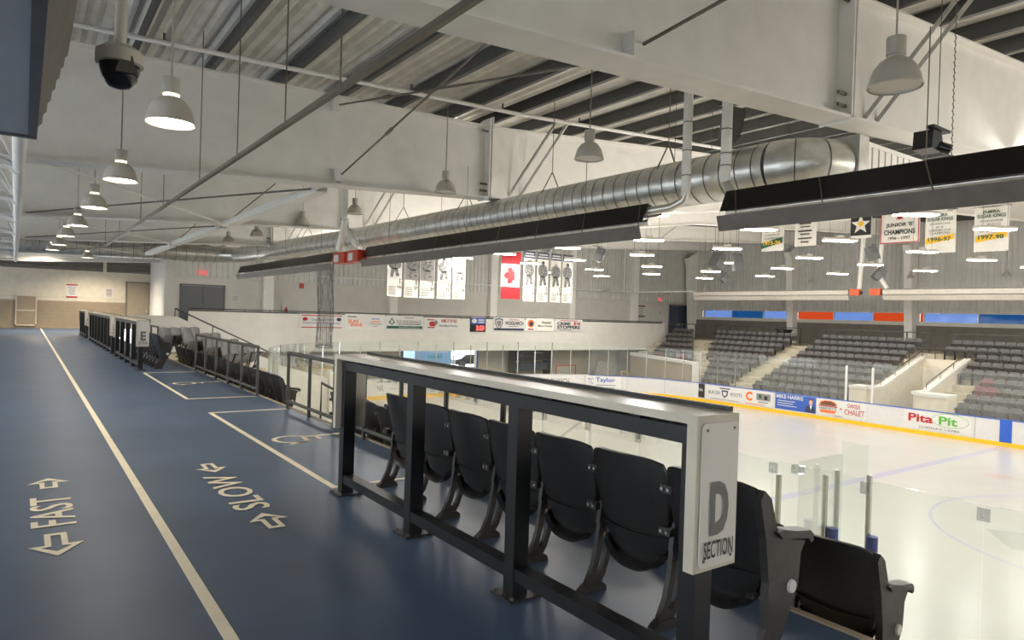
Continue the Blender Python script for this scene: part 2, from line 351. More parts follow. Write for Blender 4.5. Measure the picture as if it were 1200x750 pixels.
for y in (20.75, 29.15, 38.6):
    MB().prism([(XW, -0.1), (XW - .45, -0.1), (XW - 1.0, 6.4), (XW - 1.3, 6.9), (XW, 7.6)], .5, (0, y - .25, 0)).build('wall_column', 'white_steel', wall_f)
# -- left and back walls (not in view; they close the hall)
wl = struct(MB().box(-6.3, -22, 0, -6, 47.3, .7), 'wall_left', 'white_wall')
MB().box(-6.3, -22, 3.3, -6, 47.3, 6.2).build('upper_wall', 'white_wall', wl)
for k in range(22):                                   # added windows, unseen left of the view, for daylight fill on the walkway
    ya = -22 + 3.15*k; w = thing('window_%d' % (k + 4), (-6.15, ya + 1.57, .7), kind='structure')
    MB().box(-6.16, ya + .06, .76, -6.14, ya + 3.09, 3.24).build('pane', 'added_window_glass', w)
    MB().box(-6.22, ya - .06, .7, -6.08, ya + .06, 3.3).build('mullion', 'white_steel', w); MB().box(-6.22, ya, .7, -6.08, ya + 3.15, .76).build('window_sill', 'white_steel', w)
struct(MB().box(-60, -40, -.6, -6.3, 60, -.4), 'ground_snow', 'snow')  # added unseen snow, bounces daylight up through the added windows
struct(MB().box(-6.3, -22.3, ZI, XW + .3, -22, 8.9), 'wall_back', 'white_wall')

# ------------------------------------------------------------------ roof
XR = 27.0
def ztop(x):                                          # top of the rafters
    if x <= 7.85: return 5.34 + (x - 0) * 0.02
    return 5.60 + (x - 7.85) * 0.069
def zbot(x):
    if x <= 7.85: return 3.58 + x * 0.056
    for (a, za), (b, zb) in (((7.85, 4.06), (14, 4.42)), ((14, 4.42), (24, 5.85)), ((24, 5.85), (60, 8.3))):
        if x <= b: return za + (zb - za) * (x - a) / (b - a)
PUR = 0.27
mb = MB(); xs = []; x = -6.3
while x < XW + .4: xs.append(x); x += 0.07
V = []; rows = (-22.3, 47.3)
for i, x in enumerate(xs):
    zz = ztop(x) + PUR + (0.05 if i % 3 == 0 else 0.0)
    V += [(x, rows[0], zz), (x, rows[1], zz)]
mb.add(V, [(2*i, 2*i+2, 2*i+3, 2*i+1) for i in range(len(xs)-1)])
ceil = struct(mb, 'ceiling', 'deck_metal')
x = -5.4
while x < XW:                                         # z-section purlins along y
    z = ztop(x); m = MB().box(x - .006, -22, z, x + .006, 47, z + PUR)
    m.box(x - .075, -22, z, x, 47, z + .012).box(x, -22, z + PUR - .012, x + .075, 47, z + PUR); m.build('purlin', 'purlin', ceil); x += 1.12
FR = [4.37, 12.0, 19.63, 27.27, 34.9, 42.5, -3.26, -10.9, -18.5]
for iy, y in enumerate(FR):
    X = [-6.0, 0, 7.85, 14, 19, 24, 34, XW]
    if y > YW: X = [-6.0, 0, 6.2]
    poly = [(x, zbot(x) if x > 0 else 3.58) for x in X] + [(x, ztop(x)) for x in X[::-1]]
    b = MB().prism(poly, .02, (0, y - .01, 0)).build('roof_beam', 'white_steel', ceil)
    fl = MB(); ft = MB()
    for k in range(len(X) - 1):
        a, c = X[k], X[k+1]; za = zbot(a) if a > 0 else 3.58; zc = zbot(c) if c > 0 else 3.58
        fl.add([(a, y-.2, za-.03), (c, y-.2, zc-.03), (c, y+.2, zc-.03), (a, y+.2, za-.03), (a, y-.2, za), (c, y-.2, zc), (c, y+.2, zc), (a, y+.2, za)],
               [(0,3,2,1),(4,5,6,7),(0,1,5,4),(1,2,6,5),(2,3,7,6),(3,0,4,7)])
        za, zc = ztop(a), ztop(c)
        ft.add([(a, y-.15, za-.025), (c, y-.15, zc-.025), (c, y+.15, zc-.025), (a, y+.15, za-.025), (a, y-.15, za), (c, y-.15, zc), (c, y+.15, zc), (a, y+.15, za)],
               [(0,3,2,1),(4,5,6,7),(0,1,5,4),(1,2,6,5),(2,3,7,6),(3,0,4,7)])
    fl.build('bottom_flange', 'white_steel', b); ft.build('top_flange', 'white_steel', b)
    if y < YW:
        MB().box(7.80, y - .2, zbot(7.8) - .06, 7.83, y + .2, ztop(7.8) + .14).box(7.86, y - .2, zbot(7.9) - .06, 7.89, y + .2, ztop(7.9) + .08).build('splice_plate', 'white_steel', b)
        for zz in (zbot(7.8) + .12, zbot(7.8) + .26, ztop(7.8) - .12):
            MB().tube([(7.64, y - .12, zz), (7.82, y - .12, zz)], .022, 6).build('splice_bolt', 'rod', b)
        for x0 in (8.45, 8.75, 30.2, 20.5):           # flange braces up to the purlins
            MB().bar((x0, y - .02, zbot(x0) + .05), (x0 + .55, y - .95, ztop(x0) + .05), .05, .05).build('flange_brace', 'galv', b)
# struts between the bottom flanges and the white pipe truss on the left
for y0, y1 in ((12.2, 19.43), (19.83, 27.07), (27.47, 34.7)):
    MB().box(4.28, y0, 3.70, 4.52, y1, 3.72).box(4.28, y0, 3.72, 4.30, y1, 3.84).box(4.5, y0, 3.72, 4.52, y1, 3.84).build('strut', 'white_steel', ceil)
    MB().tube([(0.05, y0 - .15, 3.62), (4.4, y1 + .1, 3.78)], .022, 6).build('brace_rod', 'white_steel', ceil)
    MB().tube([(0.0, y1 + .1, 3.60), (4.2, y0, 3.74)], .018, 6).build('brace_rod', 'rod', ceil)
    MB().tube([(4.42, y1 - .1, 3.84), (4.9, y0 + 1.5, 4.9)], .014, 6).build('brace_rod', 'rod', ceil)
for a, b in (((4.64, 11.97, 4.0), (4.35, 4.4, 5.2)), ((4.56, 11.97, 5.28), (4.35, 4.4, 3.9)), ((4.36, 4.34, 3.95), (5.2, -3.2, 5.3))):
    r = MB().tube([a, b], .016, 6).build('brace_rod', 'rod', ceil); m_ = Vector(a).lerp(Vector(b), .28)
    MB().tube([m_, m_ + (Vector(b) - Vector(a)).normalized() * .22], .03, 6).build('turnbuckle', 'rod', r)
    MB().box(a[0] - .1, a[1] - .12, a[2] - .12, a[0] + .02, a[1] + .02, a[2] + .12).build('clevis', 'white_steel', r)
tr = thing('pipe_truss', (-0.2, 20, 3.3), kind='structure')
MB().tube([(-0.04, 5.2, 3.44), (-0.16, 20, 3.44), (-0.35, 40, 3.44)], .075, 12).build('chord', 'white_steel', tr)
MB().tube([(-1.4, 5.2, 3.44), (-1.4, 40, 3.44)], .06, 10).build('chord', 'white_steel', tr)
MB().tube([(-0.7, 5.2, 4.6), (-0.75, 40, 4.6)], .06, 10).build('chord', 'white_steel', tr)
yy = 12.0
for k in range(8):
    y = 8.2 + k * 3.8
    xr_ = -.06 - .008 * (y - 5)
    MB().tube([(xr_, y, 3.44), (-1.4, y, 3.44)], .04, 8).build('cross_tie', 'white_steel', tr)
    MB().tube([(xr_, y, 3.44), (-.72, y + 1.9, 4.6)], .035, 8).build('diagonal', 'white_steel', tr); MB().tube([(-.72, y + 1.9, 4.6), (xr_ - .02, y + 3.8, 3.44)], .035, 8).build('diagonal', 'white_steel', tr)
    MB().tube([(-1.4, y, 3.44), (xr_, y + 3.8, 3.44)], .03, 8).build('diagonal', 'white_steel', tr)
    MB().tube([(xr_ - .01, y - .05, 3.44), (xr_ - .01, y + .05, 3.44)], .095, 10).build('collar', 'white_steel', tr)
# soffit box at the top left corner
sb = thing('bulkhead_box', (-.6, 2.5, 2.43), kind='structure')
MB().box(-1.6, -1.5, 2.43, 0.0, 4.5, 2.47).build('underside_panel', 'bulkhead', sb); MB().box(0.0, -1.5, 2.425, 0.04, 4.5, 2.50).build('edge_trim', 'door_grey', sb)
MB().box(-1.6, 4.46, 2.42, 0.04, 4.5, 2.5).build('end_trim', 'door_grey', sb)
p = []; n = 14
for i in range(n + 1):
    t = i / n; p.append((0.035 + .125*t + (.018 if i % 2 else 0), 2.48 + .46*t))
mb = MB(); V = []
for a, b in p: V += [(a, -1.5, b), (a, 4.5, b)]
mb.add(V, [(2*i, 2*i+2, 2*i+3, 2*i+1) for i in range(n)]); mb.build('corrugated_side', 'siding_dark', sb)
MB().box(-1.6, -1.5, 2.92, 0.15, 4.5, 2.96).build('top_panel', 'bulkhead', sb); MB().box(-1.6, 4.47, 2.45, 0.03, 4.495, 2.95).build('end_panel', 'bulkhead', sb)

# ================================================================== STANDS (setting)
# near stands: steps down from the walkway to the boards
st = thing('floor_near_stands', (5.5, 13, ZI), kind='structure')
for r in range(1, 5): MB().box(3.42 + .85*(r-1), -10, ZI, 3.42 + .85*r, 23.6, -.5*r).build('tread', 'concrete', st)
MB().box(6.82, -10, ZI, XN - .12, 34, -2.2).build('boardside_walk', 'concrete', st)
MB().box(3.40, -10, -.45, 3.44, 34, 0.012).build('floor_nosing', 'block_beige', st)
for yc, w in ((11.4, 1.3), (1.0, 1.3)):      # aisle half-steps
    for r in range(1, 5): MB().box(3.42 + .85*(r-1), yc - w/2, -.5*r, 3.84 + .85*(r-1), yc + w/2, -.5*r + .25).build('aisle_step', 'concrete', st)
# far stands
DXR, DZR = 0.875, 0.3375
def frow(r): return 33.65 + DXR*r, -2.53 + DZR*r          # front edge x, floor z of far row r
fs = thing('floor_far_stands', (38, 20, ZI), kind='structure')
for r in range(9):
    x, z = frow(r); ymax = 27.3 + (x - 33.6)*.9 if r < 5 else 36.2
    if r < 7:
        MB().box(x, 17.55, ZI, x + DXR, ymax, z).build('tread', 'concrete', fs); MB().box(x, -12, ZI, x + DXR, 13.05 if r == 0 else 14.35, z).build('tread', 'concrete', fs)
    else: MB().box(x, -12, ZI, x + DXR, ymax, z).build('tread', 'concrete', fs)
MB().box(33.65 + DXR*9, -12, ZI, XW, YW, .15).build('top_walkway', 'concrete', fs)
MB().box(XF + .14, -12, ZI, 33.65, 27.3, -2.62).build('boardside_walk', 'concrete', fs)
for r in range(8):                                        # aisle half-steps in the two far aisles
    x, z = frow(r)
    MB().box(x, 23.45, z, x + .44, 25.0, z + .17).build('aisle_step', 'concrete', fs)
    if r > 3: MB().box(x, .79*x, z, x + .44, .79*x + 1.3, z + .17).build('aisle_step', 'concrete', fs)
# vomitory (stair opening) walls in the far stands
vo = thing('wall_vomitory', (36.5, 15.3, ZI), kind='structure')
for y0, y1 in ((16.45, 16.65), (14.35, 14.55)):
    yt = (y0 + y1)/2
    MB().prism([(33.5, ZI), (39.0, ZI), (39.0, -.05), (34.5, -1.5), (33.5, -1.5)], y1 - y0, (0, y0, 0)).build('side_wall', 'block_white', vo)
    MB().prism([(33.4, -1.5), (34.55, -1.5), (39.1, -.05), (39.1, .09), (34.5, -1.36), (33.4, -1.36)], y1 - y0 + .1, (0, y0 - .05, 0)).build('coping', 'white_wall', vo)
    MB().tube([(34.6, yt, -1.05), (39.0, yt, .36)], .025, 8).build('handrail', 'grey_rail', vo)
    for q in (0, .33, .66, 1): MB().tube([(34.6 + 4.4*q, yt, -1.4 + 1.42*q), (34.6 + 4.4*q, yt, -1.05 + 1.42*q)], .018, 6).build('rail_post', 'grey_rail', vo)
MB().box(38.9, 14.35, ZI, 39.15, 16.65, -.05).build('end_wall', 'block_white', vo)
MB().box(33.4, 16.65, ZI, 34.3, 17.5, -1.5).build('flank_block', 'block_white', vo); MB().box(33.4, 13.05, ZI, 34.3, 14.35, -1.55).build('flank_block', 'block_white', vo)
MB().box(33.35, 16.6, -1.5, 34.35, 17.5, -1.36).build('coping', 'white_wall', vo); MB().box(33.35, 13.05, -1.55, 34.35, 14.4, -1.41).build('coping', 'white_wall', vo)
MB().box(39.15, 14.35, ZI, frow(7)[0], 17.55, -.15).build('landing', 'concrete', vo)
for y in (13.0, 14.4, 16.0, 17.3): MB().tube([(39.2, y, -.15), (39.2, y, .5)], .025, 6).build('rail_post', 'grey_rail', vo)
MB().tube([(39.2, 13.0, .5), (39.2, 17.3, .5)], .025, 8).build('handrail', 'grey_rail', vo)
MB().box(38.86, 14.8, -.95, 38.9, 15.2, -.72).build('exit_plate', 'exit_red', vo)
for r in range(1, 7):                                  # steps beside the opening
    x, z = frow(r); MB().box(x, 16.65, ZI, x + DXR, 17.55, z - .05).build('side_step', 'concrete', vo)
# cream corner wall between far stands and the end zone
cw = thing('wall_corner', (36, 30, ZI), kind='structure')
MB().prism([(0, 0), (9.5, 0), (9.5, 2.15), (0, 2.1)], .2, (33.7, 27.3, ZI), (.36, .933, 0), (0, 0, 1), (.933, -.36, 0)).build('wall_panel', 'block_beige', cw)
MB().prism([(-.05, 1.95), (9.5, 1.95), (9.5, 2.18), (-.05, 2.13)], .3, (33.62, 27.3, ZI), (.36, .933, 0), (0, 0, 1), (.933, -.36, 0)).build('coping', 'white_wall', cw)
MB().box(33.55, 27.1, ZI, 33.85, 27.4, -.95).build('end_post', 'white_wall', cw)
# balcony front at the end
ba = thing('wall_balcony', (24, YFA, -.75), kind='structure')
MB().box(6.6, YFA, -.75, 41.0, YFA + .18, 1.28).build('balcony_front', 'white_wall', ba)
MB().box(6.5, YFA + .1, -.75, XW, YW, -.45).build('balcony_slab', 'concrete', ba)
MB().tube([(6.6, YFA + .25, 1.42), (41.0, YFA + .25, 1.42)], .025, 8).build('handrail', 'grey_rail', ba)
MB().box(6.6, YFA + .32, 1.0, 41, YFA + .36, 1.36).build('kick_panel', 'grey_rail', ba)
for k in range(28): MB().tube([(6.8 + k*1.26, YFA + .25, 1.2), (6.8 + k*1.26, YFA + .25, 1.42)], .018, 6).build('rail_post', 'grey_rail', ba)
# white sloping parapet closing the near stands, with its handrail
pp = thing('wall_parapet', (7, 30, ZI), kind='structure')
MB().prism([(3.42, ZI), (11.5, ZI), (11.5, -1.6), (9.2, -.95), (4.95, 1.12), (3.42, 1.12)], .2, (0, 29.8, 0)).build('parapet', 'white_wall', pp)
MB().tube([(4.9, 29.7, 1.42), (9.2, 29.7, -.62)], .03, 8).build('handrail', 'grey_rail', pp)
for q in (0, .33, .66, 1): MB().tube([(4.9 + 4.3*q, 29.75, 1.1 - 2.04*q), (4.9 + 4.3*q, 29.7, 1.42 - 2.04*q)], .02, 6).build('rail_post', 'grey_rail', pp)
MB().box(11.3, 29.6, ZI, 11.9, 30.2, -1.2).build('end_pier', 'white_wall', pp)
# snow yard seen through the open garage door
struct(MB().box(5, YW + .3, ZI - .1, 46, 90, ZI - .02), 'ground_snow', 'snow')

# ================================================================== doors and wall fittings
def door(n, x0, x1, y, z0, z1, m, leaves=1, frame='door_grey'):
    d = thing('door_%d' % n, ((x0+x1)/2, y, z0), kind='structure')
    w = (x1 - x0)/leaves
    for k in range(leaves):
        lf = MB().box(x0 + k*w + .015, y - .05, z0, x0 + (k+1)*w - .015, y, z1 - .02).build('door_leaf', m, d)
        hx = x0 + (k+1)*w - .15 if k == 0 else x0 + k*w + .15
        MB().box(hx - .03, y - .1, z0 + 1.0, hx + .03, y - .05, z0 + 1.2).build('handle', 'galv', lf)
    MB().box(x0 - .08, y - .07, z0, x0, y + .01, z1 + .08).box(x1, y - .07, z0, x1 + .08, y + .01, z1 + .08).box(x0 - .08, y - .07, z1, x1 + .08, y + .01, z1 + .08).build('door_frame', frame, d)
    return d
door(1, 5.08, 6.3, 47, 0, 2.8, 'door_beige', 1, 'siding_dark')
door(2, 6.75, 8.85, YW, -.2, 2.62, 'door_grey', 2)
door(3, 44.9, 47.0, YW, .15, 2.85, 'door_navy', 2)
# framed hatch low on the walkway end wall
h = thing('wall_hatch', (.1, 46.95, .1), 'beige two-panel hatch with pale frame low on the walkway end wall', 'hatch')
MB().box(-.34, 46.93, .15, .6, 46.99, 1.84).build('panel', 'block_beige', h)
for b in ((-.36, .13, .62, .19), (-.36, .97, .62, 1.03), (-.36, 1.8, .62, 1.86), (-.36, .13, -.3, 1.86), (.56, .13, .62, 1.86)):
    MB().box(b[0], 46.9, b[1], b[2], 46.95, b[3]).build('frame_bar', 'block_white', h)
def notice(name, label, x0, x1, y, z0, z1, items, cat='notice', m='p_white'):
    o = tag(MB().box(x0, y - .025, z0, x1, y - .002, z1).build(name, m), label, cat)
    decals(o, ((x0+x1)/2, y - .025, (z0+z1)/2), (1,0,0), (0,0,1), items); return o
def lines(w, h, n, m='p_grey', y0=None, y1=None):
    y0 = -h*.4 if y0 is None else y0; y1 = h*.4 if y1 is None else y1
    return [('r', 0, y0 + (y1-y0)*k/max(1, n-1), w*(.75 if k % 2 else .6), (y1-y0)/n*.45, m) for k in range(n)]
notice('rules_notice', 'tall white notice with red top and bottom bands on walkway end wall', 2.0, 2.55, 47, 1.8, 2.58, lines(.5, .5, 6) + [('r', 0, .35, .55, .07, 'p_red'), ('r', 0, -.35, .55, .08, 'p_red')])
notice('rules_notice', 'white notice with dark red lines beside the beige door', 3.9, 4.38, 47, 1.86, 2.46, lines(.45, .5, 7, 'p_brown'))
notice('rules_notice', 'small white notice beside the dark grey double doors', 9.2, 9.75, YW, 1.85, 2.2, lines(.4, .25, 3))
notice('rules_notice', 'white notice with dark red bands near the navy double doors', 40.9, 42.0, YW, 1.75, 2.75, lines(.7, .6, 4) + [('r', 0, .42, .9, .12, 'p_brown'), ('r', 0, -.42, .9, .12, 'p_brown')])
notice('rules_notice', 'small white notice close to the navy double doors', 43.4, 44.1, YW, 1.95, 2.4, lines(.4, .3, 3))
def exit_sign(label, x, y, z, s=.42):
    e = thing('exit_sign', (x, y, z), label, 'exit sign'); MB().box(x - s/2, y - .09, z, x + s/2, y - .01, z + s*.55).build('housing', 'exit_red', e)
    decals(e, (x, y - .09, z + s*.275), (1,0,0), (0,0,1), [('t', 'EXIT', 0, 0, s*.8, s*.3, 'p_white', .02)])
exit_sign('glowing red exit sign above the dark grey double doors', 7.75, YW - .05, 3.22)
exit_sign('glowing red exit sign above the navy double doors', 43.6, YW - .05, 3.2)
fx = thing('fire_extinguisher', (13.35, YW - .05, 1.6), 'fire extinguisher in a white wall cabinet on the end wall', 'fire extinguisher')
MB().box(12.0, YW - .12, .98, 12.45, YW - .02, 1.85).build('cabinet', 'p_white', fx); MB().lathe([(0, 1.05), (.09, 1.07), (.09, 1.5), (.03, 1.6), (.03, 1.66), (0, 1.68)], (12.22, YW - .2, 0), 12).build('cylinder', 'burner_red', fx)
fa = tag(MB().box(13.0, YW - .08, 2.75, 13.25, YW - .01, 3.05).build('fire_alarm', 'burner_red'), 'small red fire alarm box high on the end wall', 'fire alarm')

# ================================================================== rails with section signs (walkway)
def section_rail(letter, y0, y1, nposts, label):
    X0 = 2.2; t = thing('section_rail', (X0 + .05, (y0+y1)/2, 0), label, 'railing', 'walkway rails with section signs')
    ps = [y0 + .07 + (y1 - y0 - .14)*k/(nposts - 1) for k in range(nposts)]
    for y in ps:
        po = MB().box(X0, y - .045, 0, X0 + .1, y + .045, 1.05).build('post', 'black_steel', t)
        MB().box(X0 - .05, y - .1, 0, X0 + .16, y + .1, .014).build('base_plate', 'seat_iron', po)
        for dx, dy in ((-.03, -.08), (.14, -.08), (-.03, .08), (.14, .08)): MB().tube([(X0 + dx, y + dy, .014), (X0 + dx, y + dy, .03)], .011, 6).build('bolt', 'rod', po)
    MB().box(X0 - .003, y0 + .03, 1.05, X0 + .103, y1 - .03, 1.12).build('top_bar', 'black_steel', t); MB().box(X0 + .005, y0 + .07, .10, X0 + .095, y1 - .07, .17).build('bottom_bar', 'black_steel', t)
    n = int((y1 - y0)/.62)
    for k in range(n): yk = y0 + .4 + k*(y1 - y0 - .7)/max(1, n - 1); MB().box(X0 + .02, yk - .03, 1.118, X0 + .08, yk + .03, 1.142).build('spacer', 'black_steel', t)
    MB().box(X0 - .05, y0, 1.142, X0 + .215, y1, 1.178).build('cap_board', 'cap_beige', t)
    MB().box(X0 + .215, y0 + .05, 1.10, X0 + .24, y1 - .05, 1.196).build('back_lip', 'black_steel', t)
    for ye, s in ((y0, -1), (y1, 1)):
        a, b = sorted((ye, ye - s*.05)); e = MB().box(X0 - .05, a, .555, X0 + .215, b, 1.142).build('end_board', 'cap_beige', t)
        if s < 0:
            w, hh = .225, .575; r_ = .02; cx, cz = X0 + .088, .86; pts = []
            for qx, qz, a0 in ((1, 1, 0), (-1, 1, 90), (-1, -1, 180), (1, -1, 270)):
                for k in range(4): aa = math.radians(a0 + 30*k); pts.append((cx + qx*(w/2 - r_) + r_*math.cos(aa), cz + qz*(hh/2 - r_) + r_*math.sin(aa)))
            pl = MB().prism(pts, .006, (0, ye - .008, 0)).build('sign_plate', 'sign_plate', t)
            C = (cx, ye - .008, cz)
            decals(pl, C, (1,0,0), (0,0,1), [('t', letter, 0, -.055, .115, .215, 'sign_grey', .045)])
            decals(pl, C, (1,0,0), (0,0,1), [('t', 'SECTION', 0, -.218, .185, .07, 'sign_dark', .012)])
            for qx in (-1, 1):
                for qz in (-1, 1): MB().tube([(cx + qx*.085, ye - .012, cz + qz*.26), (cx + qx*.085, ye - .004, cz + qz*.26)], .006, 6).build('screw', 'rod', pl)
    return t
section_rail('D', 1.72, 5.53, 4, 'black railing with pale cap board and section D sign, closest to the camera')
section_rail('E', 17.9, 22.9, 5, 'black railing with pale cap board and section E sign')
section_rail('F', 23.9, 32.6, 8, 'black railing with pale cap board and section F sign')
section_rail('G', 34.3, 38.3, 4, 'black railing at the walkway far end with section G sign')
# tubular guard rails at the walkway edge
def tube_rail(y0, y1, n, label, x=3.36, zt=.86, bend=False):
    t = thing('guard_rail', (x, (y0+y1)/2, 0), label, 'railing', 'tubular guard rails at walkway edge')
    for k in range(n): y = y0 + (y1-y0)*k/(n-1); MB().tube([(x, y, 0), (x, y, zt)], .026, 8).build('post', 'grey_rail', t)
    MB().tube([(x, y0 - .01, zt), (x, y1 + .01, zt)], .03, 8).build('top_rail', 'grey_rail', t); MB().tube([(x, y0, .12), (x, y1, .12)], .026, 8).build('bottom_rail', 'grey_rail', t)
    return t
tube_rail(12.25, 17.5, 6, 'grey tubular guard rail with five bays beside the farther wheelchair space')
tube_rail(4.75, 10.55, 7, 'grey tubular guard rail running behind the section D railing')
tube_rail(23.2, 27.2, 4, 'grey tubular guard rail behind the section F railing')
# short stair rails further down the near stands
def stair_rail(y, x0, x1, z0, z1, label):
    t = thing('stair_rail', ((x0+x1)/2, y, z1), label, 'railing')
    MB().tube([(x0, y, z0 - .85), (x0, y, z0), (x1, y, z1), (x1, y, z1 - .85)], .026, 8).build('handrail', 'grey_rail', t)
    xm = (x0+x1)/2; MB().tube([(xm, y, (z0+z1)/2 - .85), (xm, y, (z0+z1)/2)], .022, 8).build('post', 'grey_rail', t)
stair_rail(12.2, 4.5, 6.9, .2, -1.1, 'sloping grey stair rail at the first aisle of the near stands')
stair_rail(10.6, 4.5, 6.9, .15, -1.1, 'lower grey stair rail beside the near aisle steps')

# ================================================================== seats
def V3(*a): return Vector(a)
def near_seat(pm='seat_plastic_shaded'):
    t = thing('folding_seat', (0, 0, 0))
    def back_fn(u, v):                                # faces +x; v 0 bottom .. 1 top
        y = (u - .5)*2; e = max(0, v - .82)/.18; hw = .222 + .04*min(1, v*1.5) - .018*e**3; hz = .30 + .55*v
        x = -.03 - .10*v**1.4 + (.05 + .035*v)*y*y + .05*(1 - v)**2.2
        return V3(x, y*hw*(1 - .2*max(0, .15 - v)/.15), hz - .03*abs(y)**4*(v > .99)), V3(.97, 0, .15)
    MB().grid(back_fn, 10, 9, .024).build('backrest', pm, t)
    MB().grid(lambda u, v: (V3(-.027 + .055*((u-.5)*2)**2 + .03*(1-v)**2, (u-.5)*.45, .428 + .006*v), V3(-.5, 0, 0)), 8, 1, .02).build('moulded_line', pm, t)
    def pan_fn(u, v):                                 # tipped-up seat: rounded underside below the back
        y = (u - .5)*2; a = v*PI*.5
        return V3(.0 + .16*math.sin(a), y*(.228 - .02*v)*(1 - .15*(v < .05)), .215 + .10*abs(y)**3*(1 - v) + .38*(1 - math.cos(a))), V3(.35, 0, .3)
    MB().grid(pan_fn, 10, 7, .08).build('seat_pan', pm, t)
    m = MB(); y = .267
    m.prism([(-.10, 0), (.085, 0), (.08, .028), (.05, .05), (-.06, .05), (-.10, .022)], .05, (0, y - .025, 0))
    m.prism([(-.07, .04), (-.02, .04), (.02, .13), (.045, .23), (.07, .40), (.03, .40), (.01, .26), (-.015, .15)], .03, (0, y - .015, 0))
    m.prism([(-.03, .04), (.045, .04), (.08, .09), (.115, .19), (.16, .40), (.115, .40), (.085, .22), (.055, .12), (.03, .09), (.0, .1)], .03, (0, y - .015, 0))
    m.prism([(.02, .385), (.16, .385), (.2, .5), (.22, .57), (.06, .57), (.03, .46)], .03, (0, y - .015, 0))
    m.build('leg', 'seat_iron', t)
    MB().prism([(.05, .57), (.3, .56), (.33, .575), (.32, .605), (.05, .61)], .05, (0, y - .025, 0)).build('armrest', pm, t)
    for z in (.48, .69):
        br = MB().box(-.05, y - .055, z, -.015, y + .02, z + .04).build('bracket', 'seat_iron', t)
        for yy in (y - .035, y + .002): MB().tube([(-.057, yy, z + .02), (-.035, yy, z + .02)], .010, 6).build('bolt', 'chrome', br)
    return t
def end_panel(t, y):                                  # closed panel with armrest at an aisle end
    m = MB().prism([(-.10, 0), (.085, 0), (.13, .12), (.2, .25), (.26, .36), (.275, .5), (.31, .55), (.15, .585), (.08, .64), (.03, .78), (-.02, .82), (-.05, .78), (.0, .6), (.03, .4), (.02, .2), (-.05, .06)], .04, (0, y - .02, 0))
    e = m.build('end_panel', 'seat_iron', t)
    MB().prism([(.06, .63), (.10, .595), (.2, .58), (.31, .563), (.33, .54), (.348, .55), (.345, .58), (.32, .6), (.2, .615), (.11, .635)], .075, (0, y - .0375, 0)).build('armrest', 'seat_plastic_shaded', t)
    MB().lathe([(.0, 0), (.032, 0), (.028, .012), (.012, .014), (0, .012)], (.20, y - .02, .36), 14, (Vector((1,0,0)), Vector((0,0,1)), Vector((0,-1,0)))).build('row_disc', 'p_white', e)
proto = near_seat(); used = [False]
def place_seat(x, y, z, label, group, end=False):
    if not used[0] and not end: o = proto; used[0] = True
    else: o = copy_tree(proto)
    if end:
        WL[o.name] = Vector((0, 0, 0)); end_panel(o, -.267)
    o.location = (x, y, z); tag(o, label, 'seat', group)
XB = 2.66
for k in range(7): place_seat(XB, 1.755 + .535*(k + .5), 0, 'shade-darkened folding seat behind the section D railing, %s from the D sign' % ORD[k], 'seats behind the section D railing', k == 0)
for k in range(8): place_seat(XB, 18.2 + .535*(k + .5), 0, 'shade-darkened folding seat behind the section E railing, %s from the E sign' % ORD[k], 'seats behind the section E railing', k == 0)
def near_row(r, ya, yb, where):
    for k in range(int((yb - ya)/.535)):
        place_seat(3.81 + .85*(r - 1), ya + .535*(k + .5), -.5*r + .0*r, 'shade-darkened folding seat, %s from the camera in %s' % (ORD[k], where), 'seats in the near stands', k == 0)
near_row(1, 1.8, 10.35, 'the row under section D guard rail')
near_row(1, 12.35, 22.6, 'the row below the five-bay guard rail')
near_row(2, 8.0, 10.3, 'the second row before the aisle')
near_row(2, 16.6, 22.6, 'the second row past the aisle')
CORNER = [(3.72, 24.4, .02), (4.42, 24.4, -.17), (5.05, 24.4, -.38), (5.62, 24.4, -.6)]
grey_proto = near_seat('far_seat')
cn = thing('floor_corner_stand', (5, 25, ZI), kind='structure')
for r, (x, y, z) in enumerate(CORNER):                # angled corner rows by the white parapet
    d = Vector((1, 1, 0)).normalized()
    MB().obox(Vector((x, y, (z - .06 + ZI)/2)) + d*.9, d, (1, -1, 0), (0, 0, 1), 1.3, .3, (z - .06 - ZI)/2).build('tread', 'concrete', cn)
    for k in range(4):
        p = Vector((x, y, z - .06)) + d*(.535*k)
        o = grey_proto if (r, k) == (0, 0) else copy_tree(grey_proto); o.location = p; o.rotation_euler.z = -PI/4
        tag(o, 'grey folding seat angled by the parapet, %s in corner row %s from the top' % (ORD[k], ['one', 'two', 'three', 'four'][r]), 'seat', 'angled corner seats')

def far_seat(m, name='stadium_seat'):                 # faces -x
    t = thing(name, (0, 0, 0))
    MB().grid(lambda u, v: (V3(.30 + .09*v + .05*(1 - ((u-.5)*2)**2), (u-.5)*.45, .36 + .44*v - (.03*abs((u-.5)*2)**4 if v > .9 else 0)), V3(-1, 0, .2)), 4, 3, .03).build('backrest', m, t)
    MB().grid(lambda u, v: (V3(.16 + .16*math.sin(v*1.5), (u-.5)*.43, .62 - .30*v), V3(-.8, 0, -.4)), 4, 3, .05).build('seat_pan', m, t)
    MB().box(.20, .235, .02, .40, .262, .50).box(.05, .23, .50, .40, .267, .54).build('standard', 'far_iron', t)
    return t
fp = far_seat('far_seat'); fred = far_seat('far_seat_red'); fu = {'a': False, 'b': False}
ROWS = ['lowest row', 'second row', 'third row', 'fourth row', 'fifth row', 'sixth row', 'seventh row', 'eighth row', 'top row']
def place_far(r, y, label, red=False):
    src = fred if red else fp; key = 'b' if red else 'a'
    o = src if not fu[key] else copy_tree(src); fu[key] = True
    x, z = frow(r); o.location = (x + .28, y, z); tag(o, label, 'seat', 'seats in the far stands')
P_ = .494
